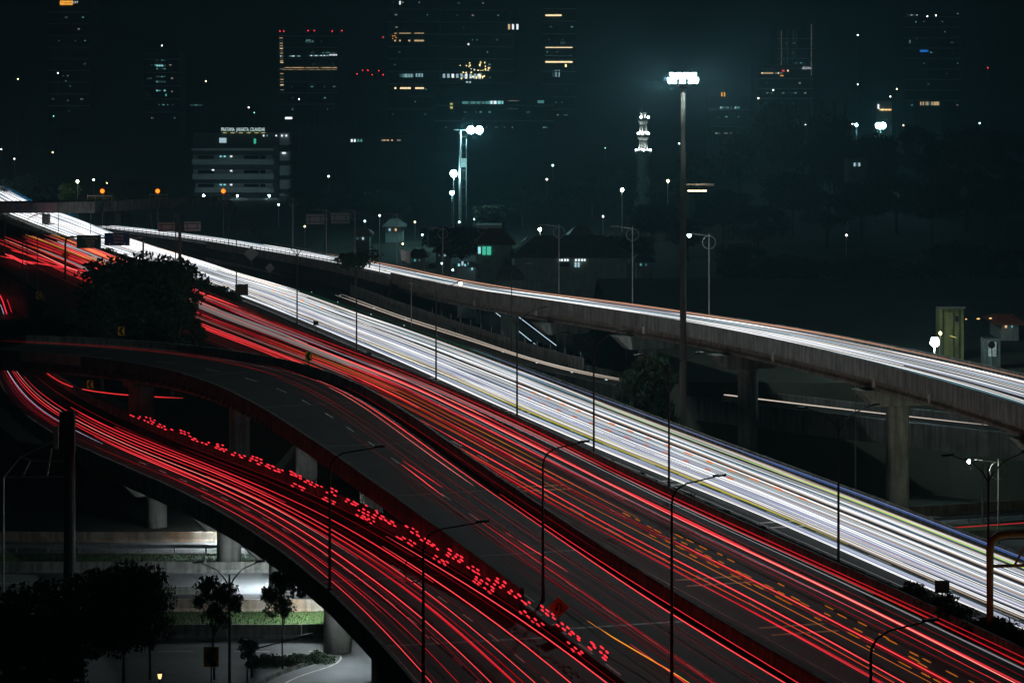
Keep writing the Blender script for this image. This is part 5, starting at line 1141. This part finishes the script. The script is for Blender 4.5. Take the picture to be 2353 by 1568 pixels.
o = block('garage', 'small green-grey garage by the round sign', 2260, 2298, 778, 300, 2, 'concrete_greenish', 'garage', 2.0); a, c = Q(2270, 785, 300), Q(2288, 818, 300)
MB().box(((a[0] + c[0]) / 2, 299.9, (a[2] + c[2]) / 2), (c[0] - a[0], .2, a[2] - c[2])).build('notice', M['paint_white'], o)
for i_, (x, ye, Y, w) in enumerate(((960, 590, 520, 30), (1018, 578, 560, 34), (1225, 560, 600, 40), (1395, 560, 590, 36), (1480, 600, 520, 34), (830, 540, 600, 36), (905, 520, 660, 40), (2320, 742, 330, 40))):
    o = house('small_house', ('low dark house by the tattered banner', 'low dark house at the foot of the floodlight mast', 'dark house behind the long low house', 'dark house past the end of the long low house', 'dark cottage close to the tall mast', 'dark house beyond the spindly tree', 'dark house beyond the ring bracket lamp posts', 'dark house next to the terrace light strips')[i_], x - w / 2, x + w / 2, ye, ye - 15, Y, 8, 'plaster', ('roof_grey', 'roof_tile')[i_ % 2])
    for k_ in range(2): win(o, x - w * .3 + k_ * w * .35, ye + 5, x - w * .3 + k_ * w * .35 + 4, ye + 10, Y, ('teal', 'dim', 'cool', 'warm')[(i_ + k_) % 4], .3)
# driving range net posts
for x, yt in ((1830, 228), (1860, 232), (1888, 232), (1917, 233), (1941, 235)):
    p = Q(x, yt, 850); MB().lathe((0, 0, 0), [(.5, 0), (.38, p[2] - GZ)], 6).build('net_post', M['metal_dark'], None, loc=(p[0], p[1], GZ), label='tall dark net post behind the round tree crowns', category='post', group='driving range net posts')

# ------------------------------------------------------------------ vegetation
def leaf_mesh(name, clumps, leaf, n, m, seed):
    r = np.random.RandomState(seed); V, Fc = [], []
    for (cx, cy, cz, rx, ry, rz) in clumps:
        q = r.normal(size=(n, 3)); q /= np.linalg.norm(q, axis=1)[:, None]; q *= (r.rand(n, 1) ** .4)
        q = q * np.array([rx, ry, rz]) + np.array([cx, cy, cz])
        a = r.normal(size=(n, 3)); a /= np.linalg.norm(a, axis=1)[:, None]; b = np.cross(a, r.normal(size=(n, 3))); b /= np.linalg.norm(b, axis=1)[:, None] + 1e-9
        sz = leaf * (.6 + .8 * r.rand(n, 1))
        quad = np.stack([q - a * sz, q + b * sz * .45, q + a * sz, q - b * sz * .45], 1)
        b0 = len(V) * 4
        V.append(quad.reshape(-1, 3))
    V = np.concatenate(V); nf = len(V) // 4
    me = bpy.data.meshes.new(name); me.from_pydata(V.tolist(), [], np.arange(nf * 4).reshape(-1, 4).tolist()); me.materials.append(m); return me
def make_tree(h, w, seed, label, group, n_cl=26, n=90, leaf=.3, trunk=.3, crown=.55, flat=1.0, m='leaf'):
    r = random.Random(seed); o = thing('tree', (0, -500, 0), label, 'tree', group)
    zc = h * (1 - crown * .5); mb = MB(); mb.tube([(0, 0, 0), (r.uniform(-.2, .2), r.uniform(-.2, .2), h * .3), (r.uniform(-.4, .4), 0, zc)], [trunk, trunk * .75, trunk * .4], 8)
    cl = []
    for i in range(n_cl):
        t = r.uniform(0, 2 * math.pi); rr = (r.random() ** .6) * w * .5 * .8; zz_ = zc + r.uniform(-.5, .5) * h * crown * .85 * math.sqrt(max(.1, 1 - (rr / (w * .52)) ** 2)) * flat
        s_ = w * r.uniform(.10, .2); cl.append((rr * math.cos(t), rr * math.sin(t), zz_, s_, s_, s_ * .7))
        if i % 3 == 0: mb.tube([(0, 0, h * (1 - crown) * .9), (rr * .5 * math.cos(t), rr * .5 * math.sin(t), (zz_ + h * (1 - crown)) / 2), (rr * math.cos(t), rr * math.sin(t), zz_)], [trunk * .4, trunk * .25, trunk * .1], 5)
    mb.build('trunk', M['bark'], o); link('crown', leaf_mesh('crown', cl, leaf, n, M[m], seed), o)
    return o
def place(proto, p, h0, h, w0, w, label, group=None, rz=0.0, first=[]):
    k = (w / w0, w / w0, h / h0)
    if proto.name not in first:
        first.append(proto.name); proto.location = tuple(map(float, p)); proto.scale = k; proto.rotation_euler = (0, 0, rz); tag(proto, label=label, group=group); return proto
    return dup(proto, p, rz, k, label=label, group=group)
TA = make_tree(15, 14, 3, 't', 'g', 60, 210, .34)
TB = make_tree(12, 10, 5, 't', 'g', 34, 110, .3, crown=.65)
TC = make_tree(8, 6, 8, 't', 'g', 20, 110, .2, trunk=.13, crown=.55)
TD = make_tree(10, 9, 13, 't', 'g', 14, 110, .26, trunk=.16, crown=.3, flat=.7)
pb = np.array([(318 - CX) * 345 / F, 345, -6.0]); zc = Q(318, 592, 345)[2]
place(TA, pb, 15, zc + 6.0, 14, 17.5, 'big dark tree between the red-lit carriageway and the curved ramp')
pb = np.array([(395 - CX) * 338 / F, 338, -6.0]); place(TB, pb, 12, 11.5, 10, 9, 'dark bushy tree joined to the big tree beside the ramp')
pb = np.array([(235 - CX) * 338 / F, 338, -6.0]); place(TB, pb, 12, 12.0, 10, 11, 'dark bushy tree at the slip road side of the big tree', rz=2)
place(TD, np.array([(815 - CX) * 405 / F, 405, -3.0]), 10, 11.2, 9, 9.5, 'flat-topped spindly tree in front of the flyover approach')
place(TB, np.array([(1488 - CX) * 284 / F, 284, GZ]), 12, 14.6, 10, 7.5, 'dark round tree under the flyover hiding the exit road', rz=1)
for x, yt, Y, w, lab, pr in ((1790, 240, 800, 16, 'round dark tree crown against the teal glow behind the far houses', TA), (1905, 268, 780, 15, 'lower round dark tree crown beside the net posts', TA), (1700, 300, 820, 16, 'broad dark tree behind the tall mast', TB), (2010, 312, 760, 14, 'dark tree in front of the sports ground floodlights', TA), (2110, 288, 850, 15, 'dark tree below the far warm pavilion', TB), (2230, 296, 840, 20, 'broad dark tree at the dim end of the skyline', TA), (2320, 300, 800, 18, 'dark bushy tree past the broad skyline tree', TB), (1600, 345, 760, 14, 'dark tree beside the canopy', TB), (1420, 400, 720, 12, 'dark tree at the foot of the minaret', TA), (1525, 410, 715, 11, 'dark tree between the minaret and the amber lamp', TB), (1320, 420, 740, 14, 'dark tree behind the grey shed', TA), (1200, 430, 720, 15, 'dark tree behind the white house', TB), (1060, 520, 545, 11, 'dark spreading tree beside the market stalls', TA), (1130, 470, 640, 12, 'tall dark tree above the red-roofed house', TB), (1010, 520, 600, 11, 'dark tree at the foot of the floodlight mast', TB), (880, 440, 700, 16, 'dark tree beyond the sign backs', TA), (780, 430, 760, 15, 'dark tree between the sign backs and the office block', TB), (700, 440, 780, 12, 'dark tree at the foot of the office stair tower', TA), (300, 410, 700, 16, 'dark tree behind the footbridge', TA), (60, 400, 720, 15, 'dark tree behind the road bridge', TB)):
    Yt = float(Y); top = Q(x, yt, Yt)[2] - GZ; place(pr, (Q(x, yt, Yt)[0], Yt, GZ), 15 if pr is TA else 12, top, 14 if pr is TA else 10, w, lab, 'trees beyond the roads', rz=x % 6)
for i_, (x, yt, Y, w) in enumerate(((1500, 470, 620, 13), (1580, 500, 600, 14), (1660, 440, 640, 15), (1740, 470, 600, 15), (1820, 400, 680, 16), (1900, 440, 640, 15), (1980, 420, 660, 16), (2060, 400, 690, 15), (2140, 420, 650, 16), (2220, 390, 700, 17), (2310, 410, 660, 17), (1700, 560, 500, 12), (1800, 590, 480, 13), (1900, 600, 470, 12), (2000, 590, 480, 13), (2100, 600, 470, 12), (2210, 560, 500, 14), (2310, 570, 500, 13), (1450, 540, 560, 11), (1860, 330, 760, 14), (1950, 330, 760, 13), (2170, 320, 780, 15))):
    pr = (TA, TB)[i_ % 2]; place(pr, (Q(x, yt, Y)[0], Y, GZ), 15 if pr is TA else 12, Q(x, yt, Y)[2] - GZ, 14 if pr is TA else 10, w, 'dark tree in the unlit wood behind the flyover', 'trees of the unlit wood behind the flyover', rz=x % 6)
# leafy tree by a street lamp, part of its light put into the leaf colour
gt = make_tree(9, 8, 21, 'leafy tree in painted lamplit green, also lit by a lamp behind the road bridge', None, 22, 110, .35, m='leaf_painted_lit'); gt.location = tuple(np.array([(160 - CX) * 640 / F, 640, Q(160, 418, 640)[2] - 9]))
flood(178, 417, 636, 'street lamp shining into the green-lit tree', .3, ((.9, 1, .7), 60.0), cat='lamp')
gt2 = dup(gt, (Q(240, 455, 640)[0], 640, Q(240, 441, 640)[2] - 7.2), 1.0, (.8, .8, .8), label='small leafy tree in painted lamplit green beside the orange lamp')
# dark corner trees
place(TA, P(285, 1640, GZ), 15, 10.6, 14, 6.0, 'large dark tree filling the unlit corner by the roundabout', rz=.7)
place(TB, P(190, 1600, GZ), 12, 9.0, 10, 9.0, 'broad dark bush beside the pylon foot', rz=2)
place(TA, P(60, 1640, GZ), 15, 9.0, 14, 9.0, 'dark bushy tree at the far end of the unlit corner', rz=4)
place(TC, P(492, 1560, GZ), 8, 8.1, 6, 4.6, 'slender tree with ragged clumps in front of the lit barriers', 'slender street trees')
place(TC, P(650, 1545, GZ), 8, 8.3, 6, 3.9, 'slender forked tree standing in the hedge before the lit grass', 'slender street trees', rz=2.2)
place(TC, P(570, 1575, GZ), 8, 3.8, 6, 2.2, 'low sapling beside the slanting lamp arm', rz=1.2)
place(TB, P(345, 1560, GZ), 12, 8.0, 10, 4.0, 'dark tree leaning over the back of the lit street', rz=3)
for i_, (x, y, w, h) in enumerate(((20, 1650, 6, 5.2), (95, 1620, 6, 4.6), (150, 1660, 6, 5.5),  (40, 1560, 6, 5.0), (120, 1540, 6, 4.6), (400, 1660, 4, 2.6))):
    place(TB, P(x, y, GZ), 12, h, 10, w, 'dark bush in the unlit thicket by the roundabout', 'bushes of the unlit thicket', rz=i_ * 1.1)
# shrubs
def shrub_mesh(seed, n=5): 
    r = random.Random(seed); return leaf_mesh('foliage', [(r.uniform(-.7, .7), r.uniform(-.7, .7), r.uniform(.25, .6), .55, .55, .45) for _ in range(n)], .13, 70, M['leaf'], seed)
SHR = [shrub_mesh(40 + i) for i in range(3)]
def shrub(p, s, label, group, i):
    o = link('shrub', SHR[i % 3], None, tuple(map(float, p)), (i * 1.7) % 6, label=label, category='shrub', group=group); o.scale = (s, s, s * RNG.uniform(.8, 1.15)); return o
i = 0
for x in np.arange(415, 545, 9): shrub(med_at(x, RNG.uniform(.35, .6)), RNG.uniform(1.2, 1.7), 'dark clipped shrub on the median behind the big tree', 'median shrubs behind the big tree', i); i += 1
for x in np.arange(240, 400, 12): shrub(med_at(x, RNG.uniform(.3, .6)), RNG.uniform(1.0, 1.4), 'dark shrub on the median under the gantry boards', 'median shrubs under the gantry', i); i += 1
for x in np.arange(2085, 2420, 13): shrub(med_at(x, RNG.uniform(.25, .7)), RNG.uniform(1.0, 1.35), 'dark shrub on the median around the pipe gantry', 'median shrubs round the pipe gantry', i); i += 1
for x in np.arange(600, 2080, 34): shrub(med_at(x, .45) - np.array([0, 0, .15]), RNG.uniform(.45, .7), 'low ground-hugging plant on the median between the lamp posts', 'low median plants', i); i += 1
for x in np.arange(585, 745, 11): shrub(P(x, 1535 - (x - 585) * .1, GZ), RNG.uniform(.75, 1.0), 'dark hedge shrub on the roundabout island', 'hedge shrubs on the roundabout island', i); i += 1
for x in np.arange(960, 1340, 16): shrub(RC.at(RC.px(x, 1), 1, -.9) + RC.nrm(RC.px(x, 1)) * RNG.uniform(1.2, 5), RNG.uniform(1.2, 2.2), 'dark shrub on the bank between the exit road wall and the flyover', 'shrubs on the bank', i); i += 1

# grass blades on the verges of the street
r = np.random.RandomState(5); n = 9000
gx = r.uniform(-48, -6, n); go = np.where(r.rand(n) < .6, r.uniform(31.9, 37.4, n), r.uniform(6.4, 10.7, n))
gp = np.stack([street_pt(a, c_, .06) for a, c_ in zip(gx, go)]); hgt = r.uniform(.06, .22, n); an = r.uniform(0, 6.28, n)
d = np.stack([np.cos(an), np.sin(an), 0 * an], 1) * .035; tip = gp + np.stack([r.uniform(-.06, .06, n), r.uniform(-.06, .06, n), hgt], 1)
V = np.stack([gp - d, gp + d, tip], 1).reshape(-1, 3)
me = bpy.data.meshes.new('grass'); me.from_pydata(V.tolist(), [], np.arange(3 * n).reshape(-1, 3).tolist()); me.materials.append(M['grass'])
link('grass', me, None, kind='stuff', label='short rough grass on the verges of the lit street', category='grass')

# ------------------------------------------------------------------ night haze
hz = MB().box((0, 1130, 34), (2400, 2500, 90.0 + 0)).build('haze', None, kind='stuff')
hm_ = bpy.data.materials.new('haze'); hm_.use_nodes = True; nt = hm_.node_tree; nt.nodes.clear()
ho = nt.nodes.new('ShaderNodeOutputMaterial'); hv = nt.nodes.new('ShaderNodeVolumePrincipled')
hv.inputs['Color'].default_value = (.40, .85, 1, 1); hv.inputs['Density'].default_value = 0.00026; hv.inputs['Anisotropy'].default_value = 0.0
nt.links.new(hv.outputs[0], ho.inputs['Volume']); hz.data.materials.append(hm_)
